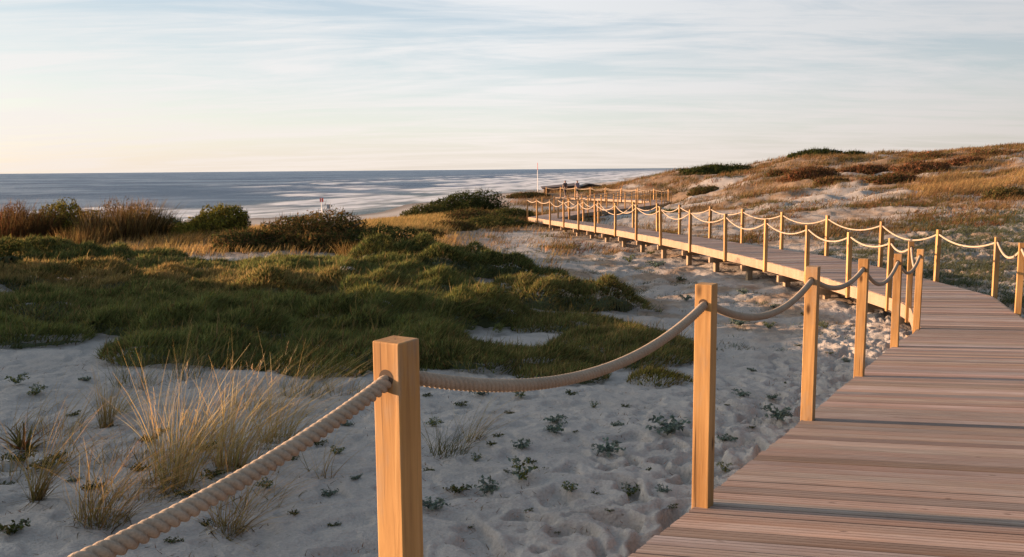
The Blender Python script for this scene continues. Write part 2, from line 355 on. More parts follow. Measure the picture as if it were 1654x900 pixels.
# ------------------------------------------------------------------ sea
def shore_x(y): return np.interp(y, [60, 120, 178, 221, 340, 500, 1000, 3000, 9000], [-115, -85, -57, -33, -7, 58, 170, 560, 1700])
st_ = np.linspace(R_(-60), R_(16), 520); sr_ = np.exp(np.arange(math.log(90), math.log(40000), .0065))
T2, R2 = np.meshgrid(st_, sr_); sx = (R2 * np.sin(T2)).ravel(); sy = (R2 * np.cos(T2)).ravel()
D = (shore_x(sy) - sx) * .86
al = sy + .5 * sx                     # along the coast
wob = 10 * fbm(al / 60, D / 200, 3, 31)
foam = np.zeros(len(sx)); zz = np.zeros(len(sx))
for k, (d0, wd, amp, zc) in enumerate(((4, 11, 1., .1), (26, 12, 1., .35), (52, 14, 1., .5), (84, 13, .95, .7), (122, 13, .9, .8), (168, 10, .8, .8), (230, 8, .6, .7))):
    c0 = d0 + wob * (1 + k * .3) + 9 * fbm(al / 130, al * 0 + k, 2, 50 + k)
    t = (D - c0) / wd
    br = sstep(-.25, .2, fbm(al / 55, al * 0 + k * 3.7, 3, 60 + k) + .13 - .03 * k + .0006 * (al - 200).clip(-250, 400))
    if k >= 3: br = br * sstep(150 + 25 * k, 260 + 45 * k, al)
    zz += zc * np.exp(-t * t) * (.4 + .6 * br)
    foam = np.maximum(foam, amp * br * np.where(t > 0, np.exp(-(t * 1.8) ** 2), np.exp(-(t * .55) ** 2)) )
zz += .18 * fbm(sx / 14, sy / 9, 3, 33) * (1 - sstep(600, 1500, R2.ravel())) + .25 * fbm(sx / 50, sy / 22, 2, 34) * (1 - sstep(1500, 4000, R2.ravel()))
foam = sstep(.12, .85, foam * (.62 + 1.1 * (fbm(al / 26, D / 5, 4, 35) + .2))) * (1 - sstep(1500, 4000, R2.ravel()) * .7)
shal = 1 - sstep(0, 60, D)
a_, b_ = len(sr_), len(st_); ii, jj = np.meshgrid(np.arange(a_ - 1), np.arange(b_ - 1), indexing='ij')
SQ = np.stack([ii * b_ + jj, ii * b_ + jj + 1, (ii + 1) * b_ + jj + 1, (ii + 1) * b_ + jj], -1).reshape(-1, 4)[:, ::-1]
def sea_mat():
    m, nt, b = nmat('sea_water'); g = N(nt, 'ShaderNodeNewGeometry').outputs['Position']
    at = N(nt, 'ShaderNodeAttribute', attribute_name='Col').outputs['Color']; sp = N(nt, 'ShaderNodeSeparateColor'); nt.links.new(at, sp.inputs[0])
    n = noise(nt, mapping(nt, g, (.05, .12, .05)), 1., 6, .65); nb = noise(nt, mapping(nt, g, (.35, .8, .35)), 1., 5, .65)
    c = ramp(nt, n, [(.3, (.014, .046, .108)), (.7, (.060, .112, .20))]); c = mixc(nt, .65, c, ramp(nt, noise(nt, mapping(nt, g, (.0022, .0085, .01)), 1., 9, .78), [(.36, (.010, .036, .095)), (.64, (.085, .145, .24))])); c = mixc(nt, .55, c, ramp(nt, sp.outputs[2], [(.25, (.03, .07, .135)), (.55, (.095, .15, .225)), (.8, (.24, .31, .38))])); c = mixc(nt, sp.outputs[1], c, (.11, .15, .165))
    fm = N(nt, 'ShaderNodeMath', operation='MULTIPLY_ADD', use_clamp=True); nt.links.new(nb, fm.inputs[0]); fm.inputs[1].default_value = 1.1; fm.inputs[2].default_value = .42
    f2 = N(nt, 'ShaderNodeMath', operation='MULTIPLY', use_clamp=True); nt.links.new(fm.outputs[0], f2.inputs[0]); nt.links.new(sp.outputs[0], f2.inputs[1])
    c = mixc(nt, f2.outputs[0], c, (.74, .76, .79)); nt.links.new(c, b.inputs['Base Color'])
    rf = N(nt, 'ShaderNodeMapRange'); nt.links.new(f2.outputs[0], rf.inputs[0]); rf.inputs[3].default_value = .38; rf.inputs[4].default_value = .9; nt.links.new(rf.outputs[0], b.inputs['Roughness'])
    b.inputs['IOR'].default_value = 1.33; b.inputs['Specular IOR Level'].default_value = .14; bump(nt, nb, 2.0, 1., b); return m
kind(mk('sea', np.stack([sx, sy, zz * np.clip(D / 30 + .3, 0, 1)], 1), SQ, sea_mat(), col=np.stack([foam, shal, np.clip(.5 + 1.3 * fbm(sx / 170, sy / 110, 7, 37) + .5 * fbm(sx / 30, sy / 24, 4, 38), 0, 1)], 1), smooth=True), 'structure')

# ------------------------------------------------------------------ boardwalk
def poly_at_y(P, y):
    return np.array((np.interp(y, P[:, 1], P[:, 0]), y))
def cut(P, c, d):                       # where the line c + t*d crosses the polyline P (nearest to c)
    best = None
    for a, b in zip(P[:-1], P[1:]):
        e = b - a; det = d[0] * -e[1] + e[0] * d[1]
        if abs(det) < 1e-9: continue
        w = a - c; t = (w[0] * -e[1] + e[0] * w[1]) / det; s = (d[0] * w[1] - d[1] * w[0]) / det
        if -.001 <= s <= 1.001 and (best is None or abs(t) < abs(best)): best = t
    return best
PITCH, PW, PT, INS = .116, .098, .040, .060
dV = []; dQ = []; dC = []; dP = []; nV = 0; pid = 0
def add_plank(c, ang, tl, tr, zf, hw=PW / 2, tl2=None, tr2=None):
    global nV, pid
    d = np.array((math.cos(ang), -math.sin(ang))); h = np.array((math.sin(ang), math.cos(ang)))
    tl2 = tl if tl2 is None else tl2; tr2 = tr if tr2 is None else tr2
    pid += 1; tint = max(.5, 1 + rng.normal(0, .20)) * (1 + rng.normal(0, .045) * np.array((1, 0, -1))) * (1 + rng.normal(0, .02, 3)); off = rng.uniform(0, 50)
    dz = rng.normal(0, .0015); e0 = .006; rl = rng.normal(0, .012)
    top = [(-hw, -e0), (-hw + e0, 0)]
    if c[1] < 14:
        for k in (1, 2):
            q = -hw + 2 * hw * k / 3; top += [(q - .0035, 0), (q - .0022, -.0045), (q + .0022, -.0045), (q + .0035, 0)]
    top += [(hw - e0, 0), (hw, -e0)]; m = len(top)
    for side in (0, 1):
        for row_ in (0, 1):
            for v, zz_ in top:
                f = (v + hw) / (2 * hw); t = (tl + (tl2 - tl) * f) if side == 0 else (tr + (tr2 - tr) * f)
                p = c + d * t + h * v
                dV.append((p[0], p[1], float(zf(p[1])) + (zz_ if row_ == 0 else -PT) + dz + rl * v + EYE)); dC.append(tint); dP.append((t + off, v + .5, pid * .731))
    b = nV; B = b + m; E = b + 2 * m; F_ = b + 3 * m      # left top, left bottom, right top, right bottom
    for k in range(m - 1):
        dQ.append((b + k, E + k, E + k + 1, b + k + 1)); dQ.append((B + k, B + k + 1, F_ + k + 1, F_ + k))
        dQ.append((b + k, b + k + 1, B + k + 1, B + k)); dQ.append((E + k, F_ + k, F_ + k + 1, E + k + 1))
    dQ.append((b, B, F_, E)); dQ.append((b + m - 1, E + m - 1, F_ + m - 1, B + m - 1))
    nV += 4 * m
# stations along the middle
cy = 0.2; cpt = np.array((float(np.interp(cy, LP[:, 1], LP[:, 0]) + np.interp(cy, RP[:, 1], RP[:, 0])) / 2, cy))
while cpt[1] < 83.2:
    an = float(phi(cpt[1])); d = np.array((math.cos(an), -math.sin(an))); h = np.array((math.sin(an), math.cos(an)))
    tl = cut(LP, cpt, -d); tr = cut(RP, cpt, d)
    if tl is None or tr is None: break
    jg = .007 if cpt[1] < 10.5 else .001; hw = PW / 2; ins = float(np.interp(cpt[1], [10.2, 11.4], [-.03, .06])); j1, j2 = rng.uniform(-jg, jg, 2)
    ends = []
    for q in (-hw, hw):
        a_ = cut(LP, cpt + h * q, -d); b_ = cut(RP, cpt + h * q, d); ends.append((-(a_ if a_ is not None else tl) + ins + j1, (b_ if b_ is not None else tr) - .06 + j2))
    add_plank(cpt, an, ends[0][0], ends[0][1], zdeck, hw, ends[1][0], ends[1][1])
    cpt = cpt + d * (tr - tl) / 2 + h * PITCH      # recentre, then step one plank on
nC = int(np.hypot(*(CL[-1] - CL[0])) / PITCH)
for k in range(nC):
    f = k / (nC - 1); a = np.array([np.interp(f, np.linspace(0, 1, len(CL)), CL[:, i]) for i in (0, 1)]); b = np.array([np.interp(f, np.linspace(0, 1, len(CR)), CR[:, i]) for i in (0, 1)])
    e = a - b; add_plank((a + b) / 2, math.atan2(-e[1], e[0]), -np.hypot(*e) / 2, np.hypot(*e) / 2, lambda y: zdeck(y) - .006)
walk = thing('boardwalk', 'weathered reddish-brown timber boardwalk on short piles curving down across the dunes', 'boardwalk', (0, 0, 0))
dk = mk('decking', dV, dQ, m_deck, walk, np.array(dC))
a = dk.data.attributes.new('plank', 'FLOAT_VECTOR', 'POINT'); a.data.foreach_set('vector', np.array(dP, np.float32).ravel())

def resample(P, step):
    s = np.concatenate([[0], np.cumsum(np.hypot(*np.diff(P, axis=0).T))]); n = max(2, int(s[-1] / step) + 1); q = np.linspace(0, s[-1], n)
    return np.stack([np.interp(q, s, P[:, 0]), np.interp(q, s, P[:, 1])], 1)
def board(P, out, w, z0, z1, name, mat, parent):       # a board on edge following P, offset sideways
    P = resample(P, .8); T = np.gradient(P, axis=0); T /= np.linalg.norm(T, axis=1)[:, None]; S = np.stack([T[:, 1], -T[:, 0]], 1)
    mb = MB(); z = zdeck(P[:, 1]) + EYE; A = P + S * out; B = P + S * (out + w)
    V = np.stack([np.c_[A, z + z0], np.c_[B, z + z0], np.c_[B, z + z1], np.c_[A, z + z1]], 1); n = len(P)
    i, j = np.meshgrid(np.arange(n - 1), np.arange(4), indexing='ij'); j2 = (j + 1) % 4
    Qd = np.stack([i * 4 + j, i * 4 + j2, (i + 1) * 4 + j2, (i + 1) * 4 + j], -1).reshape(-1, 4)
    Qd = np.concatenate([Qd, [(3, 2, 1, 0)], [((n - 1) * 4, (n - 1) * 4 + 1, (n - 1) * 4 + 2, (n - 1) * 4 + 3)]])
    return mk(name, V, Qd, mat, parent)
def sub(P, y0, y1):
    Pn = P[(P[:, 1] > y0) & (P[:, 1] < y1)]; return np.concatenate([[poly_at_y(P, y0)], Pn, [poly_at_y(P, y1)]])
board(sub(LP, 11.2, 51.5), INS - .034, .030, -.235, -.006, 'fascia_board', m_fascia, walk)
board(sub(LP, 51.6, 83.5), INS - .034, .030, -.235, -.006, 'fascia_board', m_fascia, walk)
board(sub(RP, 9.0, 49.4), -INS + .004, .030, -.235, -.006, 'fascia_board', m_fascia, walk)
board(sub(RP, 49.6, 82.5), -INS + .004, .030, -.235, -.006, 'fascia_board', m_fascia, walk)
board(sub(LP, .3, 11.1), .10, .05, -.21, -.035, 'edge_joist', m_fascia, walk)
board(CR, -.02, .04, -.24, -.008, 'fascia_board', m_fascia, walk); board(CL, -.02, .04, -.24, -.008, 'fascia_board', m_fascia, walk)
# piles and bearers every other metre or so
mb = MB(); mb.box((-.07, -.07, -1.3), (.07, .07, 0)); pile0 = bevel(mb.build('pile', m_pile, walk), .006)
mb = MB(); mb.box((-.5, -.05, -.16), (.5, .05, 0)); bear0 = mb.build('bearer', m_pile, walk); first = True
for yb in np.concatenate([np.arange(1.2, 50, 2.25), np.arange(54, 83, 4.5)]):
    an = float(phi(yb)); d = np.array((math.cos(an), -math.sin(an))); c = (poly_at_y(LP, yb) + poly_at_y(RP, yb)) / 2
    tl = cut(LP, c, d); tr = cut(RP, c, d)
    if tl is None or tr is None: continue
    tl, tr = min(tl, tr), max(tl, tr); z = float(zdeck(yb)) - .24 + EYE - (.0 if yb > 11 else 0)
    bo = bear0 if first else bear0.copy(); po = pile0 if first else pile0.copy(); p2 = pile0.copy()
    mid = c + d * (tl + tr) / 2
    bo.location = (mid[0], mid[1], z); bo.scale = (tr - tl + .16, 1, 1); bo.rotation_euler = (0, 0, -an)
    for o, t in ((po, tl + .16), (p2, tr - .16)):
        p = c + d * t; o.location = (p[0], p[1], z - .155); o.rotation_euler = (0, 0, -an)
    for o in (bo, po, p2):
        o.parent = walk
        if o.name not in C.objects: C.objects.link(o)
    first = False

# ------------------------------------------------------------------ rope fence posts
PH, PS = 1.1, .085
def y_for_px(P, px, lo, hi):
    ys = np.linspace(lo, hi, 4000); xs = np.interp(ys, P[:, 1], P[:, 0]); V_ = np.stack([xs, ys, 0 * xs - 1.9], 1); return float(ys[np.argmin(np.abs(827 + F * (V_ @ Rv) / (V_ @ Wv) - px))])
Lys = [.05, 2.17, 4.10, 6.02, 7.92, 10.03, 11.8, 14.3, 15.9, 17.8, 20.0] + [y_for_px(LP, p, 21, 51.5) for p in (1237, 1172, 1115, 1067.5, 1028, 994, 961.5, 934.5, 910.5, 888.5, 867.5, 850.5)]
Rys = [11.2, 13.4, 16., 18.4, 21.] + [y_for_px(RP, p, 22, 49.5) for p in (1336, 1263, 1199, 1147, 1098, 1062, 1023, 967, 942.5, 919.5, 900.5)]
def edge_pts(P, ys, side):
    out = []
    for y in ys:
        a = poly_at_y(P, y - .25); b = poly_at_y(P, y + .25); t = (b - a) / np.hypot(*(b - a)); n = np.array((-t[1], t[0])) * side
        p = poly_at_y(P, y) + n * (.0); out.append((p[0], p[1], math.atan2(t[0], t[1])))
    return out
Lpts = edge_pts(LP, Lys, 1); Rpts = edge_pts(RP, Rys, -1)
for k in range(1, 7):                   # the near posts stand square to the fence line
    x_, y_, _ = Lpts[k]; Lpts[k] = (x_, y_, R_(31.))
def arc_ys(P, y0, y1, step=2.3):
    S = resample(sub(P, y0, y1), step); return list(S[1:, 1])
B1 = edge_pts(LP, arc_ys(LP, 51.9, 83.0), 1); B2 = edge_pts(RP, arc_ys(RP, 49.9, 82.5), -1)
def c_pts(P, side):
    S = resample(P, 2.3); T = np.gradient(S, axis=0); T /= np.linalg.norm(T, axis=1)[:, None]
    return [(s[0] - t[1] * side * .06, s[1] + t[0] * side * .06, math.atan2(t[0], t[1])) for s, t in zip(S, T)]
C1 = c_pts(CL, -1); C2 = c_pts(CR, 1)
def post_mesh():
    mb = MB(); h = PS / 2; mb.box((-h, -h, -.26), (h, h, PH)); o = mb.build('post', m_post, link=False); return o.data
pm = post_mesh()
# dark rim of the bored rope holes (two shallow rings)
mb = MB()
for s in (-1,):
    an = np.linspace(0, 2 * np.pi, 25); ring = np.stack([np.cos(an) * .0225, 0 * an + s * (PS / 2 + .0006), np.sin(an) * .0225], 1)
    for k in range(24): mb.add([ring[k], ring[k + 1], (0, s * (PS / 2 + .0007), 0), (0, s * (PS / 2 + .0007), 0)], [(0, 1, 2, 3)])
hm = mb.build('rope_hole', m_hole, link=False).data
ORD = 'first second third fourth fifth sixth seventh eighth ninth tenth eleventh twelfth thirteenth fourteenth fifteenth sixteenth seventeenth eighteenth nineteenth twentieth'.split() + ['twenty-' + w for w in 'first second third fourth fifth sixth seventh eighth ninth'.split()]
HOLE = PH - .092
def post(p, label, group, hole=True, first=[0]):
    x, y, h = p; z = float(zdeck(y)) + EYE
    o = bpy.data.objects.new('fence_post', pm); C.objects.link(o); o.location = (x, y, z)
    o.rotation_euler = (rng.normal(0, .006), rng.normal(0, .006), -h); tag(o, label, 'fence post', group)
    if not first[0]:
        m = o.modifiers.new('bevel', 'BEVEL'); m.width = .004; m.segments = 2
    else:
        if y < 25:
            m = o.modifiers.new('bevel', 'BEVEL'); m.width = .004; m.segments = 2
    if hole and y < 40:
        for r_ in (0, math.pi):
            k = bpy.data.objects.new('rope_hole', hm); C.objects.link(k); k.parent = o; k.location = (0, 0, HOLE); k.rotation_euler = (0, 0, r_)
    return o
nearlab = {0: 'pine post left of the viewer that the nearest rope hangs from', 1: 'nearest honey-coloured square post, cut off by the lower edge of the photo',
           2: 'tall honey-coloured post second nearest, at the left edge of the deck', 3: 'third sunlit post from the viewer along the left deck edge', 4: 'fourth sunlit post from the viewer along the left deck edge',
           5: 'fifth sunlit post along the left deck edge, left of the bend', 6: 'sixth sunlit post standing in front at the inner bend of the deck', 7: 'post just behind the sixth post at the inner bend', 8: 'slim post peeking over the fifth post at the inner bend'}
GL = 'rope fence posts along the left deck edge'; GR = 'rope fence posts along the right deck edge'
for k, p in enumerate(Lpts):
    if k in nearlab: lab = nearlab[k]
    elif k == len(Lpts) - 1: lab = 'last post at the far left corner where the deck turns'
    else: lab = 'weathered square post, %s past the inner bend along the left deck edge' % ORD[k - 9]
    post(p, lab, GL)
for k, p in enumerate(Rpts):
    lab = {0: 'right-hand post beyond the photo edge holding the right rope', 1: 'rightmost post, cut by the right edge of the photo', 2: 'tall post on the right deck edge, second from the photo edge',
           len(Rpts) - 1: 'far corner post of the right deck edge'}.get(k, 'square post on the right deck edge, %s from the photo edge' % ORD[max(k - 1, 0)])
    post(p, lab, GR)
GB = 'small distant posts beyond the far turn of the boardwalk'
for k, p in enumerate(B1): post(p, 'distant seaward-side post, %s beyond the far left corner' % ORD[k], GB)
for k, p in enumerate(B2): post(p, 'distant landward-side post, %s beyond the far right corner' % ORD[k], GB)
for k, p in enumerate(C1): post(p, 'tiny far-side post, %s from the right on the beach ramp' % ORD[k], GB)
for k, p in enumerate(C2): post(p, 'tiny near-side post, %s from the right on the beach ramp' % ORD[k], GB)

# ------------------------------------------------------------------ ropes
RR = .0200
def rope_span(a, b, sag, parent, fineness):
    a = np.array(a); b = np.array(b); L = np.linalg.norm(b - a) + .1
    n, seg = ((int(L / .0021), 24), (int(L / .006), 16), (24, 6))[fineness]
    t = np.linspace(0, 1, n); P = a[None] * (1 - t)[:, None] + b[None] * t[:, None]; P[:, 2] -= 4 * sag * t * (1 - t)
    T = np.gradient(P, axis=0); T /= np.linalg.norm(T, axis=1)[:, None]; S = np.cross(T, (0, 0, 1.)); S /= np.linalg.norm(S, axis=1)[:, None]; U = np.cross(S, T)
    s = np.concatenate([[0], np.cumsum(np.linalg.norm(np.diff(P, axis=0), axis=1))])
    an = np.linspace(0, 2 * np.pi, seg, endpoint=False)
    if fineness < 2:
        ph = 3 * an[None] + 2 * np.pi * s[:, None] / .023
        prof = np.abs(np.cos(ph / 2)); r = RR * (.54 + .50 * np.sqrt(np.clip(prof, 0, 1)))
    else: r = np.full((n, seg), RR * (.95 if a[1] < 45 else 1.15))
    V = P[:, None] + r[..., None] * (S[:, None] * np.cos(an)[None, :, None] + U[:, None] * np.sin(an)[None, :, None])
    i, j = np.meshgrid(np.arange(n - 1), np.arange(seg), indexing='ij'); j2 = (j + 1) % seg
    return mk('rope_span', V, np.stack([i * seg + j, i * seg + j2, (i + 1) * seg + j2, (i + 1) * seg + j], -1).reshape(-1, 4), m_rope, parent, smooth=True)
def rope(pts, label, sag=None):
    r = thing('rope', label, 'rope', (0, 0, 0), 0, 'ropes slung between the fence posts')
    for k, (p, q) in enumerate(zip(pts[:-1], pts[1:])):
        za, zb = (float(zdeck(v[1])) + EYE + HOLE for v in (p, q)); L = math.hypot(p[0] - q[0], p[1] - q[1])
        y = min(p[1], q[1]); f = 0 if y < 4.3 else (1 if y < 14 else 2)
        sg = (.155 if y < 9 else .19) * (L / 2.25) ** 1.3 * (1 + rng.normal(0, .12))
        if y > 45: sg *= .6
        rope_span((p[0], p[1], za), (q[0], q[1], zb), sg, r, f)
    return r
rope(Lpts, 'thick twisted rope threaded through the posts of the left deck edge')
rope(Rpts, 'pale rope threaded through the posts of the right deck edge')
rope(B1[0:], 'thin distant rope on the seaward posts beyond the far turn'); rope(B2, 'thin distant rope on the landward posts beyond the far turn')
rope(C1, 'thin distant rope on the far side of the beach ramp'); rope(C2, 'thin distant rope on the near side of the beach ramp')

# ------------------------------------------------------------------ vegetation generators
def blades(P, D, L, W, bend, cb, ct_, nseg=2):
    n = len(P); t = np.linspace(0, 1, nseg + 1); L = np.broadcast_to(L, (n,)); W = np.broadcast_to(W, (n,))
    a = rng.uniform(0, 2 * np.pi, n); S = np.stack([np.cos(a), np.sin(a), np.zeros(n)], 1)
    pos = P[:, None] + D[:, None] * (L[:, None] * t)[..., None] + bend[:, None] * (L[:, None] * t ** 2)[..., None]
    w = W[:, None] * (1 - .88 * t ** 1.4)[None]
    V = np.stack([pos - S[:, None] * w[..., None] / 2, pos + S[:, None] * w[..., None] / 2], 2).reshape(n, -1, 3)
    m = 2 * (nseg + 1); base = (np.arange(n) * m)[:, None]
    q = np.concatenate([base + np.array((2 * k, 2 * k + 1, 2 * k + 3, 2 * k + 2))[None] for k in range(nseg)], 0)
    cb = np.broadcast_to(cb, (n, 3)); ct_ = np.broadcast_to(ct_, (n, 3))
    col = cb[:, None] * (1 - t[None, :, None]) + ct_[:, None] * t[None, :, None]; col = np.repeat(col, 2, axis=1)
    return V.reshape(-1, 3), q, col.reshape(-1, 3)
def join(*parts):
    V = []; Qs = []; Cc = []; n = 0
    for v, q, c in parts: V.append(v); Qs.append(q + n); Cc.append(c); n += len(v)
    return np.concatenate(V), np.concatenate(Qs), np.concatenate(Cc)
def pick(cols, n, jit=.16):
    c = np.array(cols)[rng.integers(0, len(cols), n)]; return c * (1 + rng.normal(0, jit, n))[:, None].clip(.5, 1.6) * (1 + rng.normal(0, .05, (n, 3)))
def unit(v): return v / (np.linalg.norm(v, axis=-1, keepdims=True) + 1e-9)
def leaves(P, Nn, size, col, asp=.45):
    n = len(P); r = unit(rng.normal(size=(n, 3))); A = unit(np.cross(Nn, r)); B = np.cross(Nn, A); s = np.broadcast_to(size, (n,))[:, None]
    V = np.stack([P - A * s, P - B * s * asp, P + A * s, P + B * s * asp], 1).reshape(-1, 3)
    q = (np.arange(n) * 4)[:, None] + np.arange(4)[None]; return V, q, np.repeat(col, 4, axis=0)
STRAW_ = [(.26, .2, .08), (.2, .16, .065), (.16, .12, .06)]
WIND = np.array((.92, -.1, 0.))
GREEN = [(.108, .128, .040), (.132, .148, .048), (.165, .172, .06), (.088, .104, .036), (.165, .158, .055)]
GOLD = [(.33, .23, .09), (.40, .29, .12), (.27, .18, .065), (.36, .24, .09)]
OLIVE = [(.085, .085, .028), (.11, .10, .035), (.07, .07, .025), (.13, .105, .04)]
BROWN = [(.14, .085, .035), (.10, .06, .028), (.18, .11, .045), (.08, .055, .028)]
RED = [(.22, .085, .045), (.16, .07, .038), (.28, .12, .06), (.12, .065, .04)]
DKG = [(.042, .056, .020), (.055, .068, .023), (.070, .078, .026), (.048, .054, .022)]
YG = [(.24, .20, .035), (.28, .23, .045), (.18, .165, .032), (.13, .13, .03)]
HILLG = [(.25, .145, .065), (.31, .185, .085), (.20, .115, .055), (.14, .085, .045), (.28, .20, .11), (.11, .075, .04), (.10, .09, .04)]
GREY = [(.13, .15, .11), (.16, .18, .14), (.10, .13, .10), (.12, .15, .13)]

# ---- low cushion shrubs on the sand flat
def cushion(cx, cy_, rx, ry, rot, h, dens, cols, tips, ln, label, seed, tipfrac=.12, cat='shrub', wd=.011):
    A = math.pi * rx * ry; n = int(A * dens)
    n = int(n * 1.75 * 1.7); u = np.sqrt(rng.uniform(0, 1.75, n)); a = rng.uniform(0, 2 * np.pi, n)
    lx, ly = u * np.cos(a) * rx, u * np.sin(a) * ry
    x = cx + lx * math.cos(rot) - ly * math.sin(rot); y = cy_ + lx * math.sin(rot) + ly * math.cos(rot)
    def hh(x, y):
        dx, dy = x - cx, y - cy_; e = np.hypot((dx * math.cos(rot) + dy * math.sin(rot)) / rx, (-dx * math.sin(rot) + dy * math.cos(rot)) / ry)
        e = e + .30 * fbm(x / .9, y / .9, 3, seed) + 2.2 * np.maximum(-fbm(x / 1.5, y / 1.7, 3, 77) - .22, 0)
        body = np.sqrt(np.clip(1 - e ** 2, 0, 1)) if True else 0
        lump = .74 + .62 * perlin(x / 1.2, y / 1.3, seed + 5) + .26 * perlin(x / .45, y / .5, seed + 6)
        return 1.25 * h * body * np.clip(lump, .25, 1.5), e
    hv, e = hh(x, y); sl = np.hypot(hh(x + .05, y)[0] - hv, hh(x, y + .05)[0] - hv) / .05; keep = (e < .99) & (rng.uniform(size=n) < np.sqrt(1 + sl ** 2) / 1.7); x, y, hv = x[keep], y[keep], hv[keep]; n = len(x)
    g = height(x, y, False); z = g + hv - .04
    ex = .06; gx = (hh(x + ex, y)[0] - hv) / ex; gy = (hh(x, y + ex)[0] - hv) / ex
    Nn = unit(np.stack([-gx, -gy, np.ones(n) * .9], 1))
    D_ = unit(Nn * .85 + np.array((.25, -.05, .35)) + rng.normal(0, .36, (n, 3)))
    L = ln * rng.uniform(.45, 1.45, n); bend = WIND * rng.uniform(-.1, .35, n)[:, None] + np.array((0, 0, -.10)) + rng.normal(0, .12, (n, 3))
    clump = fbm(x / .5, y / .5, 3, seed + 9)[:, None]
    cb = pick(cols, n, .22) * (1 + .55 * clump); tp = cb * 1.15
    big = fbm(x / 1.3, y / 1.5, 3, 88); dry = rng.uniform(size=n) < .02 + .28 * sstep(.18, .45, big); cb[dry] = pick(OLIVE + BROWN, int(dry.sum())) * 1.25; tp[dry] = cb[dry] * 1.4
    hgt = rng.uniform(size=n) < .02
    k = rng.uniform(size=n) < 1.05 * tipfrac * (1 + 2.2 * clump[:, 0]); tp[k] = pick(tips, int(k.sum())); cb[k] = cb[k] * .6 + tp[k] * .4
    L[hgt] *= rng.uniform(1.5, 2.6, int(hgt.sum())); cb[hgt] = pick(BROWN + STRAW_, int(hgt.sum())); tp[hgt] = pick(STRAW_, int(hgt.sum()))
    P = np.stack([x, y, z + EYE], 1)
    # undergrowth sheet just below the shoots
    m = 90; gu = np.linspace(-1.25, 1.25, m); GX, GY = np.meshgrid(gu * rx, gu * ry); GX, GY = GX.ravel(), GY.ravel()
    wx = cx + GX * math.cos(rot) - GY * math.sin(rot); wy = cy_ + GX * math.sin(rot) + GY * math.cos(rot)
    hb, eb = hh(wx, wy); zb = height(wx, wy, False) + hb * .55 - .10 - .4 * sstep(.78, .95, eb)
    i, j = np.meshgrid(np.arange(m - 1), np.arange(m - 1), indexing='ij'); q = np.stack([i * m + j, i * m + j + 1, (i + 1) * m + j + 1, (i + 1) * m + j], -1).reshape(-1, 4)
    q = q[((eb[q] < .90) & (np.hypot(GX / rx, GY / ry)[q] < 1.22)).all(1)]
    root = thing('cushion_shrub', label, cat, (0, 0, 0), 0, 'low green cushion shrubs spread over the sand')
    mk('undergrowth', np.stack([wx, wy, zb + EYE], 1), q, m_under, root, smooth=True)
    V, q2, c = blades(P, D_, L, wd * rng.uniform(.6, 1.4, n), bend, cb, tp, 2)
    mk('shoots', V, q2, m_blade, root, np.clip(c, .004, .9))
CU = [
    (560, 20.5, 2.9, 1.7, 0, .42, 620, .06, .22, 'green shrub band below the russet bush, above the middle green mass', GREEN),
    (690, 18.6, 1.7, 1.3, 0, .40, 700, .06, .22, 'green shrub filling the dip between the dark mound and the dome-shaped shrub', GREEN),
    (930, 15.3, 1.3, 1.1, 0, .22, 750, .12, .18, 'low green shrub right of the bare hollow of sand', GREEN + OLIVE),
    # px, depth, rx, ry, rot, h, blades per m2, tip share, blade length, label, colours
    (50, 22.5, 4.0, 1.5, 0, .52, 560, .05, .24, 'dark green shrub mound at the far left, below the tall dry grass', DKG + GREEN),
    (190, 18.0, 4.9, 1.7, 0, .42, 700, .75, .22, 'golden-tipped low shrub strip on the left, catching the sun', GREEN + OLIVE),
    (430, 17.3, 2.2, 1.6, 0, .50, 700, .35, .22, 'green shrub with golden tips between the left strip and the middle mass', GREEN + OLIVE),
    (120, 14.2, 3.2, 1.9, .1, .45, 700, .12, .22, 'deep green shrub mass on the left above the pale sand', GREEN),
    (400, 13.4, 2.3, 2.3, 0, .50, 800, .07, .22, 'large green shrub mass left of the centre, behind the dry grass tufts', GREEN),
    (330, 10.8, 1.35, 1.2, 0, .30, 900, .08, .20, 'front green shrub overlooking the pale sand, right above the dry tufts', GREEN),
    (600, 14.8, 2.1, 2.4, 0, .55, 800, .06, .22, 'broad green shrub mass right above the nearest post', GREEN),
    (610, 11.6, 1.3, 1.3, 0, .38, 950, .06, .20, 'green shrub directly behind the top of the nearest post', GREEN),
    (350, 21.5, 2.7, .9, 0, .32, 600, .12, .2, 'narrow green shrub strip below the round yellow-green bush', GREEN),
    (735, 23.5, 3.0, 1.6, -.15, .70, 600, .03, .24, 'dark green shrub mound right of the brown bush, sloping to the sand', DKG + GREEN),
    (905, 18.3, 2.05, 1.25, -.1, .55, 750, .16, .22, 'dome-shaped green shrub nearest the far boardwalk', GREEN + OLIVE),
    (775, 15.6, 1.15, 1.0, 0, .42, 850, .08, .2, 'rounded green shrub overhanging the bare hollow of sand', GREEN + OLIVE),
    (1010, 13.0, 1.1, 1.9, -.1, .24, 850, .22, .18, 'thin green shrub carpet left of the second post', GREEN + OLIVE),
    (800, 11.2, 1.25, .85, 0, .32, 950, .12, .2, 'green shrub above the sagging middle of the nearest rope span', GREEN + OLIVE),
    (905, 10.3, .6, .45, 0, .22, 950, .15, .18, 'small green shrub just above the rope, right of its lowest point', GREEN + OLIVE),
    (505, 10.0, .55, .42, 0, .24, 950, .1, .2, 'small dark green shrub at the sand edge left of the nearest post', GREEN),
    (1075, 10.0, .42, .32, 0, .12, 900, .3, .14, 'small yellowish shrub patch just left of the second post', OLIVE + YG),
    (20, 11.5, .9, .8, 0, .3, 800, .1, .2, 'dark green shrub at the left photo edge above the sand', GREEN),
]
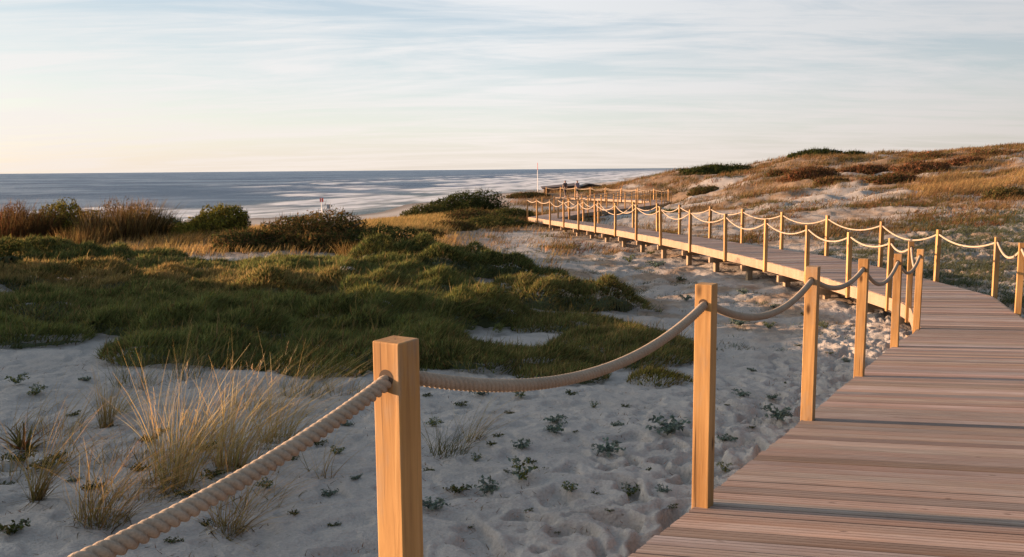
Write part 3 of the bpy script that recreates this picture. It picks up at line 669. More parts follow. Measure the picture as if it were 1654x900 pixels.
for k, (px, d, rx, ry, rot, h, dn, tf, ln, lab, cols) in enumerate(CU):
    x, y, z = gd(px, d); cushion(x, y, rx, ry, rot, h, dn * 2.9, cols, GOLD if tf > .1 else YG, ln * .50, lab, 100 + k * 7, tf, wd=.0085 + .00045 * d)

# ---- leafy bushes
def bush(px, d, wpx, hm, label, cols, leaf=.05, n=5000, depth=.7, group=None, name='bush', shear=0., lumps=.28, cat='bush', tall=1.0, hi=None, sink=.12):
    x, y, z = gd(px, d); rx = wpx * d / F / 2; ry = rx * depth
    root = thing(name, label, cat, (x, y, z + EYE), 0, group)
    dr = unit(rng.normal(size=(n, 3))); dr[:, 2] = np.abs(dr[:, 2]) * 1.0 - .12; dr = unit(dr)
    az = np.arctan2(dr[:, 1], dr[:, 0]); sd = int(px) % 97
    R0 = 1 + lumps * (fbm(az * 1.2 + 3, dr[:, 2] * 2.6, 3, sd) * 1.1 + .55 * perlin(az * 3.2, dr[:, 2] * 6, sd + 3))
    rad_ = R0 * (1 - .55 * rng.uniform(size=n) ** 2.2)
    p = dr * rad_[:, None] * np.array((rx, ry, hm)); p[:, 2] += -sink * hm
    p[:, 0] += shear * rx * (p[:, 2] / hm)
    gz = height(p[:, 0] + x, p[:, 1] + y, False) - z; kk = p[:, 2] > gz - .05; p, dr = p[kk], dr[kk]; m = len(p)
    clump = fbm(p[:, 0] / (.35 * max(1, rx / 2)), (p[:, 1] + p[:, 2] * 1.7) / (.35 * max(1, rx / 2)), 3, sd)[:, None]
    c = pick(cols, m) * (1 + .5 * clump)
    if hi is not None:
        k2 = rng.uniform(size=m) < .35; c[k2] = pick(hi, int(k2.sum()))
    Nn = unit(dr + rng.normal(0, .7, (m, 3)))
    V, q, cc = leaves(p, Nn, leaf * rng.uniform(.6, 1.4, m), np.clip(c, .006, .9), .42)
    # upright shoots breaking the outline
    ns = int(m * .25); ix = rng.integers(0, m, ns); tw = blades(p[ix], unit(dr[ix] * .6 + np.array((.15, 0, .8)) + rng.normal(0, .25, (ns, 3))), leaf * rng.uniform(1.5, 4, ns) * tall, leaf * .28, WIND * .15 * np.ones((ns, 1)), c[ix], c[ix] * 1.1, 1)
    V, q, cc = join((V, q, cc), tw)
    mk('foliage', V, q, m_leaf, root, np.clip(cc, .006, .9))
    mb = MB()
    for k in range(9):
        a = k * .7 + rng.uniform(0, .4); e = np.array((math.cos(a) * rx * .7, math.sin(a) * ry * .7, hm * rng.uniform(.45, .75)))
        t = np.linspace(0, 1, 6)[:, None]; P = e[None] * t + np.array((0, 0, .12 * hm)) * np.sin(t * np.pi); P[:, 2] -= .08; mb.tube(P, np.linspace(.03, .008, 6) * max(1, hm / 1.2), 5)
    mb.build('stems', m_stem, root, smooth=True); return root
FG = 'bushes along the foredune crest'
bush(105, 31.5, 130, 1.38, 'yellow-green bushy shrub rising among the tall dry grass at far left', YG + OLIVE, .05, 17000, group=FG)
bush(345, 32, 116, 1.2, 'round bright yellow-green bush on the crest against the surf', YG + YG + OLIVE, .05, 18000, group=FG, shear=.35)
bush(300, 31.5, 70, .55, 'low yellow shoulder shrub left of the round yellow-green bush', YG, .04, 4500, group=FG)
bush(515, 26.5, 225, 1.18, 'broad russet-brown bush in the middle of the foredune', BROWN + OLIVE + DKG, .05, 20000, group=FG, hi=[(.2, .12, .045), (.17, .11, .04)], depth=.6)
bush(400, 26.0, 130, .62, 'dark low brown shrub at the left foot of the russet bush', BROWN + DKG, .045, 7000, group=FG)
bush(622, 25.5, 160, 1.05, 'dark green shrub joined to the right side of the russet bush', DKG, .045, 8000, group=FG)
bush(276, 38, 60, .55, 'low grey-green shrub in the gap beside the tall dry grass', GREY + DKG, .05, 2500, group=FG)
bush(745, 66, 140, 1.75, 'dense dark green dome bush below the sea in mid distance', DKG + [(.06, .065, .02)], .085, 16000, shear=.3, depth=.6)
bush(690, 64, 80, .9, 'low olive bush at the left foot of the dark dome bush', OLIVE + DKG, .08, 5000)
bush(760, 55, 100, .75, 'olive-brown low shrub in front of the dark dome bush', OLIVE + BROWN, .07, 6000)
bush(825, 57, 90, .7, 'olive low shrub left of the far deck corner', OLIVE + DKG, .07, 5000)
bush(800, 49, 120, .6, 'broad olive shrub left of the far deck corner, nearer than its neighbours', OLIVE + DKG, .065, 7000, lumps=.4)
bush(728, 46, 90, .5, 'olive-brown shrub on the golden slope below the dark dome bush', OLIVE + BROWN, .06, 5000, lumps=.4)
bush(690, 40, 60, .45, 'small dark brown shrub above the dark green mound', DKG + BROWN, .06, 3000)
bush(856, 99, 70, .55, 'dark brush at the beach edge left of the hut', DKG + BROWN, .1, 4000, depth=.5)
bush(1080, 58, 60, .35, 'low green shrub behind the far boardwalk posts', GREEN + OLIVE, .06, 2500)
bush(1165, 104, 138, 1.25, 'long dark green bush on the left end of the hill skyline', DKG + [(.065, .07, .025)], .13, 12000, depth=.5)
bush(1320, 112, 92, 1.0, 'dark green bush on top of the hill skyline', DKG + [(.065, .07, .025)], .13, 8000, depth=.5)
bush(1378, 110, 40, .8, 'small dark shrub right of the skyline bush', DKG + OLIVE, .12, 3000, depth=.5)
HG = 'reddish-brown scrub on the hillside scarp'
bush(1310, 72, 95, .95, 'dark reddish scrub at the left of the hillside scarp', RED + BROWN, .085, 8000, group=HG, depth=.5, lumps=.48)
bush(1395, 74, 80, .7, 'reddish-brown scrub in the middle of the hillside scarp', RED + BROWN, .085, 6000, group=HG, depth=.5, lumps=.48)
bush(1490, 69, 110, 1.05, 'largest dark red scrub on the right of the hillside scarp', RED + BROWN, .085, 9000, group=HG, depth=.5, lumps=.48)
bush(1560, 71, 70, .6, 'thin reddish scrub at the right end of the hillside scarp', RED + BROWN, .085, 4500, group=HG, depth=.5, lumps=.48)
for px_, d_, w_, h_, l_ in ((1345, 66, 60, .5, 'low reddish scrub patch below the middle scarp scrub'), (1440, 62, 80, .55, 'low red-brown scrub patch below the largest scarp scrub'), (1265, 80, 60, .6, 'low reddish scrub high on the left of the hill'), (1600, 80, 90, .7, 'low brown scrub near the right photo edge on the upper hill'), (1500, 90, 90, .7, 'low brown scrub on the upper hill above the largest scarp scrub')):
    bush(px_, d_, w_, h_, l_, RED + BROWN + OLIVE, .085, 4500, group=HG, depth=.6, lumps=.5)
bush(1625, 42, 80, .6, 'olive-brown shrub on the slope by the right photo edge', OLIVE + BROWN, .06, 5000)
bush(1140, 80, 60, .8, 'dark brown shrub low on the left of the hill', BROWN + OLIVE, .09, 3500)

# ---- tussocks of grass
def tussock(x, y, z, n, ln, spread, lean, cols, tips, label, name='grass_tuft', cat='grass tuft', wd=.004, droop=.35, group=None, nseg=5, seeds=0, bs=.05):
    root = thing(name, label, cat, (x, y, z + EYE), 0, group)
    P = np.zeros((n, 3)); a = rng.uniform(0, 2 * np.pi, n); u = np.sqrt(rng.uniform(size=n)); P[:, 0] = np.cos(a) * u * bs; P[:, 1] = np.sin(a) * u * bs
    P[:, 2] = height(P[:, 0] + x, P[:, 1] + y) - z - .02
    D_ = unit(np.stack([np.cos(a) * u * spread, np.sin(a) * u * spread, np.ones(n)], 1) + rng.normal(0, spread * .75, (n, 3)) * np.array((1, 1, .1)) + np.array(lean) * rng.uniform(-.1, .9, n)[:, None])
    L = ln * (.25 + .9 * rng.beta(2.2, 1.8, n)); bend = np.array(lean) * rng.uniform(-.2, 1.5, n)[:, None] + rng.normal(0, .22 * min(1, spread * 3), (n, 3)) + np.stack([np.cos(a), np.sin(a), -np.ones(n)], 1) * (droop * rng.uniform(.1, 1, n))[:, None]
    bend[:, 2] = -droop * rng.uniform(.05, .9, n)
    cb = pick(cols, n); tp = pick(tips, n)
    V, q, c = blades(P, D_, L, wd * rng.uniform(.6, 1.4, n), bend, cb, tp, nseg); parts = [(V, q, c)]
    nt2 = n // 2; a2 = rng.uniform(0, 6.28, nt2); r2 = bs * (.3 + 1.3 * rng.uniform(size=nt2)); P2 = np.stack([np.cos(a2) * r2, np.sin(a2) * r2, 0 * a2], 1); P2[:, 2] = height(P2[:, 0] + x, P2[:, 1] + y) - z
    parts.append(blades(P2, unit(rng.normal(0, 1, (nt2, 3)) * np.array((1, 1, .25)) + np.array((.4, 0, .35))), ln * rng.uniform(.1, .4, nt2), wd * rng.uniform(.8, 1.8, nt2), rng.normal(0, .3, (nt2, 3)) * np.array((1, 1, .4)) - np.array((0, 0, .3)), pick(BROWN + STRAW_, nt2), pick(STRAW_ + cols[:1], nt2), nseg))
    V, q, c = join(*parts); parts = [(V, q, c)]
    if not seeds: mk('blades', V, q, m_blade, root, np.clip(c, .01, .9))
    if seeds:
        m = seeds; ix = rng.integers(0, n, m); tip = P[ix] + D_[ix] * L[ix][:, None] + bend[ix] * L[ix][:, None]
        k = 9; pp = np.repeat(tip, k, 0) - np.repeat(D_[ix] + 1.2 * bend[ix], k, 0) * (np.tile(np.linspace(0, .11, k), m)[:, None])
        V, q, c = blades(pp, unit(np.repeat(D_[ix] + bend[ix], k, 0) + rng.normal(0, .3, (m * k, 3))), .03, .0035, np.zeros((m * k, 3)), pick([(.42, .30, .16), (.36, .24, .12)], m * k), pick([(.48, .36, .2)], m * k), nseg); parts.append((V, q, c))
    V, q, c = join(*parts); mk('blades', V, q, m_blade, root, np.clip(c, .01, .9))
    return root
STRAW = [(.28, .21, .075), (.34, .25, .09), (.22, .18, .07), (.15, .15, .05), (.30, .17, .08)]; STIP = [(.58, .42, .17), (.48, .33, .12), (.62, .48, .24)]
TG = 'dry grass tufts on the sand in the left foreground'
TU = [  # base px,py, blades, length m, spread, lean, bs, label
    (165, 846, 110, .46, .30, (.55, 0, 0), .07, 'dry straw grass tuft fanning right, nearest the rope on the left'),
    (282, 782, 150, .78, .17, (.22, 0, 0), .07, 'tall upright dry grass tuft, middle of the left foreground'),
    (310, 745, 90, .55, .35, (.55, 0, 0), .09, 'shaggy straw tuft leaning right behind the tall upright one'),
    (370, 755, 150, .72, .20, (.40, 0, 0), .06, 'tall dry grass tuft with feathery bent tips, left of the nearest post'),
    (447, 715, 110, .72, .24, (.50, 0, 0), .08, 'sparse tall tuft leaning right, closest to the nearest post top'),
    (172, 692, 55, .52, .10, (.10, 0, 0), .03, 'slim upright straw tuft standing alone on the left sand'),
    (190, 668, 45, .50, .40, (.75, 0, 0), .05, 'thin straw wisps leaning right beside the slim upright tuft'),
    (368, 858, 80, .36, .55, (.60, 0, 0), .05, 'low sprawling straw tuft just under the nearest rope'),
    (58, 808, 60, .62, .15, (.75, 0, 0), .02, 'few single stalks arching right at the far left'),
    (520, 770, 16, .40, .25, (.25, 0, 0), .05, 'thin dry stalks right of the rope, left of the nearest post'),
    (722, 735, 70, .34, .40, (.35, 0, 0), .09, 'green and straw grass tuft just right of the nearest post'),
    (760, 715, 34, .50, .25, (.70, 0, 0), .06, 'straw stalks leaning right beside the green tuft by the nearest post'),
    (216, 622, 60, .38, .35, (.30, 0, 0), .12, 'thin green grass on the sand below the front shrub'),
    (300, 610, 60, .45, .30, (.35, 0, 0), .12, 'olive grass wisps at the shrub edge above the tall tuft'),
    (490, 640, 60, .55, .30, (.45, 0, 0), .12, 'fine green-gold grass at the shrub edge left of the nearest post'),
    (410, 660, 50, .5, .35, (.5, 0, 0), .12, 'fine straw grass behind the feathery tuft'),
    (235, 800, 60, .5, .5, (.6, 0, 0), .14, 'loose straw grass between the fanning tuft and the tallest tuft'),
    (335, 715, 60, .6, .4, (.6, 0, 0), .14, 'loose golden grass between the tallest tuft and the feathery tuft'),
    (412, 735, 70, .62, .35, (.55, 0, 0), .12, 'golden grass between the feathery tuft and the tuft near the post'),
    (210, 745, 40, .45, .5, (.5, 0, 0), .12, 'short wiry grass behind the fanning tuft'),
    (120, 745, 26, .42, .5, (.7, 0, 0), .12, 'sparse wiry stalks between the rosette plant and the tallest tuft'),
    (45, 770, 50, .4, .5, (.5, 0, 0), .14, 'green grassy clump at the far left below the rosette plant'),
    (95, 700, 44, .5, .45, (.6, 0, 0), .14, 'loose straw grass right of the rosette plant'),
    (560, 640, 50, .42, .4, (.4, 0, 0), .14, 'short green grass at the shrub edge beside the nearest post'),
    (20, 700, 40, .5, .5, (.7, 0, 0), .12, 'arching straw stalks at the left photo edge behind the rosette plant'),
    (405, 820, 40, .4, .6, (.6, 0, 0), .12, 'short straw grass between the low sprawling tuft and the rope'),
]
for k, (px, py, n, ln, sp, lean, bs, lab) in enumerate(TU):
    x, y, z = ground(px, py)
    gcol = STRAW if k not in (10, 12, 13, 14) else [(.09, .12, .035), (.14, .14, .045), (.2, .17, .07)]
    tussock(x, y, z, int(n * (1.1 if k in (1, 2, 3, 4, 17, 18) else 1.5)), ln * 1.25, sp, lean, gcol, STIP if k not in (10, 12) else gcol + STIP[:1], lab, wd=.0042, group=TG, seeds=(18 if k in (1, 3, 4, 6) else 0), bs=bs * 1.7)
# tall dry grass clumps on the crest
bush(25, 31, 90, 1.25, 'dark brown dead scrub at the left photo edge among the tall dry grass', BROWN + [(.16, .10, .07), (.12, .08, .06)], .04, 11000, group=FG, tall=1.6, lumps=.4)
bush(205, 31.5, 135, 1.3, 'tan dead scrub behind the tallest tan grass on the crest', BROWN + [(.24, .17, .10), (.2, .13, .08), (.16, .12, .09)], .04, 15000, group=FG, tall=1.6, lumps=.4)
CG = 'tall dry grass clumps on the foredune crest'
for px, d, n, ln, bs, cols, lab in (
    (12, 30, 600, 1.5, .75, BROWN + GOLD[:1] + RED[:1], 'dark reddish tall grass clump at the left photo edge'),
    (60, 30, 500, 1.35, .5, BROWN, 'dark brown tall grass clump left of the yellow-green shrub'),
    (165, 30.5, 700, 1.35, .7, BROWN + GOLD + [(.2, .15, .1)], 'tan tall grass clump right of the yellow-green shrub'),
    (215, 30.5, 800, 1.5, .75, BROWN + GOLD + [(.2, .15, .1)], 'tallest tan grass clump on the crest against the sea'),
    (250, 31, 350, 1.35, .4, BROWN + OLIVE, 'olive-brown tall grass clump at the right end of the crest grasses'),
    (130, 28.5, 500, .75, .8, BROWN + GOLD, 'low tan grass in front of the tall crest clumps')):
    x, y, z = gd(px, d); tussock(x, y, z, n, ln, .2, (.12, 0, 0), cols, [tuple(min(.5, c * 1.25) for c in q) for q in cols], lab, wd=.022, droop=.1, group=CG, nseg=2, bs=bs)
for px, d, n, ln, bs, lab in ((585, 24.3, 420, .62, .7, 'straw-coloured grass clump at the foot of the russet bush'), (25, 27.5, 420, .45, 1.0, 'orange low grass at the left photo edge below the dark tall grass'),
    (285, 28.5, 420, .5, 1.0, 'orange low grass left below the round yellow-green bush'), (385, 29.5, 420, .5, 1.0, 'orange grass between the round bush and the russet bush'),
    (1085, 37.5, 260, .55, .4, 'golden grass clump behind the right rope, leftmost of three'), (1131, 33.5, 320, .6, .45, 'golden grass clump behind the right rope, middle of three'), (1170, 31.5, 300, .55, .4, 'golden grass clump behind the right rope, rightmost of three')):
    x, y, z = gd(px, d); tussock(x, y, z, n, ln, .28, (.2, 0, 0), GOLD + BROWN[:1], GOLD, lab, wd=.018, droop=.25, nseg=2, bs=bs, group='golden grass clumps in the dunes')

# ---- scattered dune grass and scrub that nobody could count
def scatter(n, pxr, dr, test, gen):
    px = rng.uniform(*pxr, n); d = np.exp(rng.uniform(math.log(dr[0]), math.log(dr[1]), n)); x = (px - 827) / F * d
    k = test(x, d); x, d = x[k], d[k]
    dd = np.sqrt(((x[:, None] - _pc[None, ::3, 0]) ** 2 + (d[:, None] - _pc[None, ::3, 1]) ** 2).min(1)); k = dd > .7
    return x[k], d[k]
def grass_stuff(name, x, y, per, ln, wd, cols, tips, bs, spread=.3):
    n = len(x) * per; X_ = np.repeat(x, per) + rng.normal(0, 1, n) * np.repeat(bs, per); Y_ = np.repeat(y, per) + rng.normal(0, 1, n) * np.repeat(bs, per)
    P = np.stack([X_, Y_, height(X_, Y_, False) - .02 + EYE], 1)
    D_ = unit(rng.normal(0, spread, (n, 3)) * np.array((1, 1, 0)) + np.array((.22, 0, 1)))
    cl = np.repeat(pick(cols, len(x), .1), per, 0); V, q, c = blades(P, D_, np.repeat(ln, per) * rng.uniform(.5, 1.2, n), np.repeat(wd, per), WIND * rng.uniform(.05, .35, n)[:, None], cl * rng.uniform(.75, 1.2, (n, 1)), cl * 1.25 * .5 + pick(tips, n) * .5, 2)
    return kind(mk(name, V, q, m_blade, None, np.clip(c, .01, .9)), 'stuff')
x, y = scatter(20000, (790, 1760), (32, 135), lambda x, y: rng.uniform(size=len(x)) < vegmask(x, y) ** 1.3 * (.08 + .92 * sstep(-.05, .22, fbm(x / 5, y / 4, 4, 71))) * np.where((y > 35) & (y < 54) & (827 + F * x / y > 1090) & (827 + F * x / y < 1500), .35, 1.), None)
grass_stuff('dry_dune_grass', x, y, 9, .18 + .0045 * y * .7, .006 + .00045 * y, HILLG, HILLG, .12 + .0022 * y)
x, y = scatter(19000, (790, 1760), (32, 135), lambda x, y: rng.uniform(size=len(x)) < vegmask(x, y) * sstep(.0, .25, fbm(x / 8, y / 5, 3, 72)), None)
grass_stuff('dune_scrub', x, y, 14, .14 + .003 * y, .010 + .0006 * y, OLIVE + BROWN + RED[:2], OLIVE + BROWN, .15 + .003 * y, .7)
x, y = scatter(6000, (-60, 900), (24, 80), lambda x, y: (rng.uniform(size=len(x)) < vegmask(x, y) * np.where((827 + F * x / y > 735) & (y > 34), .3, 1.)), None)
grass_stuff('foredune_grass', x, y, 10, .22 + .002 * y, .008 + .0004 * y, GOLD + [(.42, .24, .1)] + BROWN[:2], GOLD, .15 + .002 * y)
x, y = scatter(1700, (585, 722), (43, 58), lambda x, y: rng.uniform(size=len(x)) < .9, None)
grass_stuff('golden_slope_grass', x, y, 10, .42 + 0 * y, .03 + 0 * y, GOLD + [(.3, .2, .08)] + OLIVE[:2], GOLD, .3 + 0 * y)
x, y = scatter(1500, (1470, 1690), (46, 62), lambda x, y: rng.uniform(size=len(x)) < sstep(-.15, .15, fbm(x / 4, y / 4, 3, 75)), None)
grass_stuff('golden_hill_grass', x, y, 12, .5 + 0 * y, .03 + 0 * y, GOLD[:2] + HILLG + HILLG[:2], GOLD[:2] + HILLG[:2], .3 + 0 * y)
# dark low plants on the shaded sand right of the deck and between the two arms of the boardwalk
x, y = scatter(13000, (1330, 1800), (12, 36), lambda x, y: (x > np.interp(y, RP[:, 1], RP[:, 0]) + .5) & (rng.uniform(size=len(x)) < .12 + sstep(-.15, .2, fbm(x / 1.4, y / 1.6, 3, 73))), None)
grass_stuff('shaded_ground_cover', x, y, 12, .10 + .002 * y, .010 + .0003 * y, DKG + OLIVE + GREY, OLIVE + GREY, .10 + .002 * y, .9)
x, y = scatter(9000, (800, 1420), (13, 44), lambda x, y: (x < np.interp(y, LP[:, 1], LP[:, 0]) - .4) & (827 + F * x / y > 1130 - 14 * (y - 8)) & (rng.uniform(size=len(x)) < (.08 + .8 * sstep(-.04, .24, fbm(x / 1.3, y / 1.5, 3, 74))) * (.25 + .75 * sstep(15, 22, y))), None)
grass_stuff('sparse_sand_plants', x, y, 8, .06 + .0016 * y, .008 + .0003 * y, GREY + OLIVE + BROWN, GREY + OLIVE, .06 + .0012 * y, 1.1)
x, y = scatter(3000, (-50, 1380), (2.6, 13), lambda x, y: (x < np.interp(y, LP[:, 1], LP[:, 0]) - .3), None)
grass_stuff('plant_debris', x, y, 2, .035 + .002 * y, .004 + .0004 * y, BROWN + RED, BROWN, .05 + 0 * y, 3.)

# ---- small fleshy plants on the sand (copies of a few kinds)
def sand_plant(n, size, cols, name='sand_plant', flat=.5):
    mb = []
    ns = 9 + n // 20; n *= 3
    for s in range(ns):
        a = s * 2.4 + rng.uniform(0, .5); ln = size * rng.uniform(.5, 1.1); t = np.linspace(.15, 1, max(4, n // ns))
        P = np.stack([np.cos(a) * ln * t, np.sin(a) * ln * t, size * (.12 + (1 - flat) * rng.uniform(.5, 1.3) * np.sin(t * 1.9))], 1) + rng.normal(0, size * .06, (len(t), 3))
        Nn = unit(rng.normal(0, .8, (len(t), 3)) + np.array((0, 0, .8))); mb.append(leaves(P, Nn, size * .13 * rng.uniform(.7, 1.3, len(t)), np.clip(pick(cols, len(t), .2), .01, .9), .5))
    V, q, c = join(*mb); o = mk(name, V, q, m_leaf, None, c, link=False); return o
SH = [(.13, .17, .145), (.155, .20, .17), (.10, .14, .115), (.20, .23, .195)]
kinds = [sand_plant(90, .14, SH), sand_plant(60, .12, SH + GREEN, flat=.3), sand_plant(55, .12, DKG + OLIVE + GREY[:2], flat=.7), sand_plant(70, .12, GREY + SH, flat=.6)]
SPL = [(777, 640, 0, .9), (842, 645, 1, 1.), (921, 637, 2, .7), (898, 684, 0, .75), (897, 700, 3, .9), (995, 690, 3, .6), (1082, 704, 0, 1.35), (985, 732, 0, 1.0), (845, 723, 3, .8), (842, 775, 1, 1.1),
       (741, 797, 2, .85), (790, 794, 3, .9), (920, 797, 1, .6), (1019, 803, 1, .75), (1071, 797, 0, .4), (1088, 818, 2, .35), (698, 828, 0, .75), (805, 706, 2, .5), (795, 722, 2, .45), (769, 745, 1, .45), (694, 762, 2, .4), (855, 747, 2, .5), (1010, 657, 2, .5), (823, 668, 2, .5), (855, 825, 2, .3),
       (1171, 714, 3, .7), (1170, 762, 1, .55), (1197, 641, 0, .7), (1256, 677, 0, .95), (1247, 648, 3, .7), (1328, 532, 1, 1.2), (1242, 535, 1, 1.1), (1193, 530, 0, 1.5), (1367, 586, 3, .7), (27, 622, 1, 1.0), (120, 671, 2, .6), (8, 785, 2, .5), (280, 880, 2, .45), (212, 884, 1, .45), (367, 876, 2, .3),
       (78, 755, 2, 1.1), (20, 862, 2, .9), (241, 716, 2, .8), (335, 728, 2, .9), (513, 720, 2, .7), (1017, 426, 1, 2.2), (1060, 434, 0, 2.2), (1099, 453, 2, 1.5), (1108, 490, 0, 1.3), (1052, 412, 2, 1.5), (960, 800, 2, .3), (640, 745, 2, .5), (560, 690, 3, .6), (540, 850, 2, .35), (120, 780, 3, .5), (930, 700, 2, .3), (1120, 770, 0, .0),
       (95, 740, 2, .8), (150, 790, 2, .7), (225, 760, 2, .7), (262, 700, 2, .6), (300, 800, 2, .7), (345, 770, 2, .8), (395, 760, 2, .6), (430, 790, 1, .6), (470, 745, 2, .5), (545, 735, 1, .6), (575, 775, 3, .5), (30, 745, 2, .9),
       (60, 640, 1, .8), (140, 620, 3, .6), (330, 850, 2, .5), (475, 830, 2, .4), (530, 800, 3, .6), (700, 690, 1, .8), (745, 655, 2, .7), (690, 640, 2, .6), (820, 765, 2, .4), (880, 760, 2, .3), (960, 660, 1, .5), (1050, 760, 2, .35), (985, 850, 2, .3), (900, 870, 2, .25), (760, 860, 2, .3),
       (1215, 700, 2, .4), (1290, 560, 2, .6), (1215, 600, 3, .6), (1270, 620, 2, .4), (1175, 655, 2, .4), (1340, 575, 2, .6), (1140, 500, 2, .9), (1200, 480, 0, 1.2), (1250, 500, 3, 1.), (1300, 510, 2, 1.), (1150, 470, 1, 1.2)]
LM = [('the nearest post', ) + ground(683, 895)[:2], ('the second post', Lpts[2][0], Lpts[2][1]), ('the third post', Lpts[3][0], Lpts[3][1]), ('the tallest grass tuft', ) + ground(282, 782)[:2], ('the fourth post', Lpts[4][0], Lpts[4][1]), ('the left photo edge',) + ground(10, 760)[:2]]
look = ['blue-green fleshy', 'upright blue-green', 'dark green low', 'pale grey-green']; cnt = {}
pl = []
for px, py, kd, sc in SPL:
    if sc <= 0: continue
    x, y, z = ground(px, py); j = min(range(len(LM)), key=lambda i: math.hypot(x - LM[i][1], y - LM[i][2])); pl.append((j, kd, math.hypot(x - LM[j][1], y - LM[j][2]), x, y, z, sc))
pl.sort(key=lambda t: (t[0], t[1], t[2]))
for j, kd, dd, x, y, z, sc in pl:
    k = cnt.get((j, kd), 0); cnt[(j, kd)] = k + 1
    o = kinds[kd].copy(); C.objects.link(o); o.location = (x, y, z + EYE - .012); o.rotation_euler = (rng.normal(0, .08), rng.normal(0, .08), rng.uniform(0, 6.28)); s = sc * rng.uniform(.9, 1.1); o.scale = (s, s, s * rng.uniform(.8, 1.15))
    rank = 'closest' if k == 0 else ORD[k] + ' closest'
    tag(o, '%s plant on the sand, %s such to %s' % (look[kd], rank, LM[j][0]), 'sand plant', 'small plants dotted over the pale sand')
x, y, z = ground(36, 728)
t = tussock(x, y, z, 40, .34, .7, (.1, 0, 0), [(.12, .14, .04), (.2, .17, .06), (.3, .13, .06)], [(.34, .2, .1), (.25, .2, .08)], 'rosette plant with broad drying reddish leaves at the left photo edge', 'rosette_plant', 'plant', wd=.022, droop=.5, bs=.05)

# ------------------------------------------------------------------ beach hut, flagpole, lifeguard post, people
m_dark = flat_mat('tarred_boards', (.018, .016, .016)); m_rust = flat_mat('brown_boards', (.05, .03, .024)); m_white = flat_mat('white_paint', (.75, .74, .72), .5); m_redp = flat_mat('red_paint', (.55, .08, .05), .5)
x, y = (918 - 827) / F * 112, 112.; z = H1(x, y) + EYE
zt = EYE + aty(930, 296.5, 112)[2]
hut = thing('beach_hut', 'dark low beach hut with two shallow roofs beyond the far posts', 'hut', (x, y, z)); T = zt - z
mb = MB(); mb.add([(-3.1, -2, -.5), (.9, -2, -.5), (.9, 2, -.5), (-3.1, 2, -.5), (-3.1, -2, T - .56), (.9, -2, T - .27), (.9, 2, T - .1), (-3.1, 2, T - .48)], BOXQ); mb.build('wall', m_rust, hut)
mb = MB(); mb.box((1.0, -1.9, -.5), (4.6, 2, T - .5)); mb.add([(1.5, -1.9, T - .5), (4.6, -1.9, T - .5), (4.6, 2, T - .5), (1.5, 2, T - .5), (2.55, -1.9, T - .16), (2.65, -1.9, T - .16), (2.65, 2, T - .16), (2.55, 2, T - .16)], BOXQ); mb.build('wall', m_dark, hut)
mb = MB(); mb.add([(-3.4, -2.4, T - .62), (1.0, -2.4, T - .3), (1.0, 2.3, T - .1), (-3.4, 2.3, T - .5), (-3.4, -2.4, T - .5), (1.0, -2.4, T - .18), (1.0, 2.3, T + .02), (-3.4, 2.3, T - .38)], BOXQ); mb.build('roof', m_rust, hut)
mb = MB()
mb.add([(1.05, -2.2, T - .62), (2.6, -2.2, T - .14), (2.6, 2.2, T - .14), (1.05, 2.2, T - .62), (1.05, -2.2, T - .46), (2.6, -2.2, T + .02), (2.6, 2.2, T + .02), (1.05, 2.2, T - .46)], BOXQ)
mb.add([(2.6, -2.2, T - .14), (5.0, -2.2, T - .55), (5.0, 2.2, T - .55), (2.6, 2.2, T - .14), (2.6, -2.2, T + .02), (5.0, -2.2, T - .4), (5.0, 2.2, T - .4), (2.6, 2.2, T + .02)], BOXQ); mb.build('roof', m_dark, hut)
mb = MB(); mb.box((-2.2, -2.06, -.2), (-.6, -2.01, T - .8)); mb.build('shutter', m_dark, hut); mb = MB(); mb.box((1.6, -1.66, -.2), (3.2, -1.61, T - .75)); mb.build('shutter', m_dark, hut)
d = 150.; p0 = aty(868.5, 304, d); p1 = aty(867.8, 264, d); zb = min(H1(p0[0], d), p0[2])
fp = thing('flagpole', 'thin red and white flagpole standing on the beach against the sea', 'flagpole', (p0[0], d, zb + EYE)); hh_ = p1[2] - zb
mb = MB(); mb.tube([(0, 0, -.3), (0, 0, hh_ * .5), (0, 0, hh_ - 1.15)], [.055, .05, .045], 8); mb.build('pole', m_white, fp, smooth=True)
mb = MB(); mb.tube([(0, 0, hh_ - 1.15), (0, 0, hh_ - .5), (0, 0, hh_)], [.045, .04, .04], 8); mb.tube([(0, 0, hh_), (0, 0, hh_ + .1)], [.06, .03], 8); mb.build('pole_top', m_redp, fp, smooth=True)
mb = MB(); mb.tube([(0, 0, hh_ * .3), (0.06, 0, hh_ * .32)], .05, 6); mb.build('cleat', m_redp, fp)
d = 125.; p0 = aty(527, 346, d); zb = H1(p0[0], d); x, y = p0[0], d; top = aty(527, 320, d)[2] - zb
lg = thing('lifeguard_post', 'white lifeguard stand with a red board on the sunny beach', 'lifeguard stand', (x, y, zb + EYE))
pb = aty(527, 341, d)[2] - zb
mb = MB(); mb.box((-.45, -.5, pb - .12), (.9, .5, pb + .35)); mb.build('platform', m_white, lg)
for sx_ in (-.4, .8):
    for sy_ in (-.42, .42):
        mb = MB(); mb.tube([(sx_ * 1.15, sy_ * 1.2, -.2), (sx_, sy_, pb)], .05, 6); mb.build('leg', m_white, lg)
mb = MB(); mb.tube([(-.62, 0, -.2), (-.62, 0, top)], .055, 6); mb.build('mast', m_white, lg)
mb = MB(); mb.box((-.85, -.03, top - .55), (-.35, .03, top)); mb.build('sign_board', m_redp, lg)
mb = MB(); mb.box((.15, -.2, pb + .35), (.55, .2, pb + .95)); mb.build('backrest', flat_mat('grey_canvas', (.22, .26, .3)), lg)

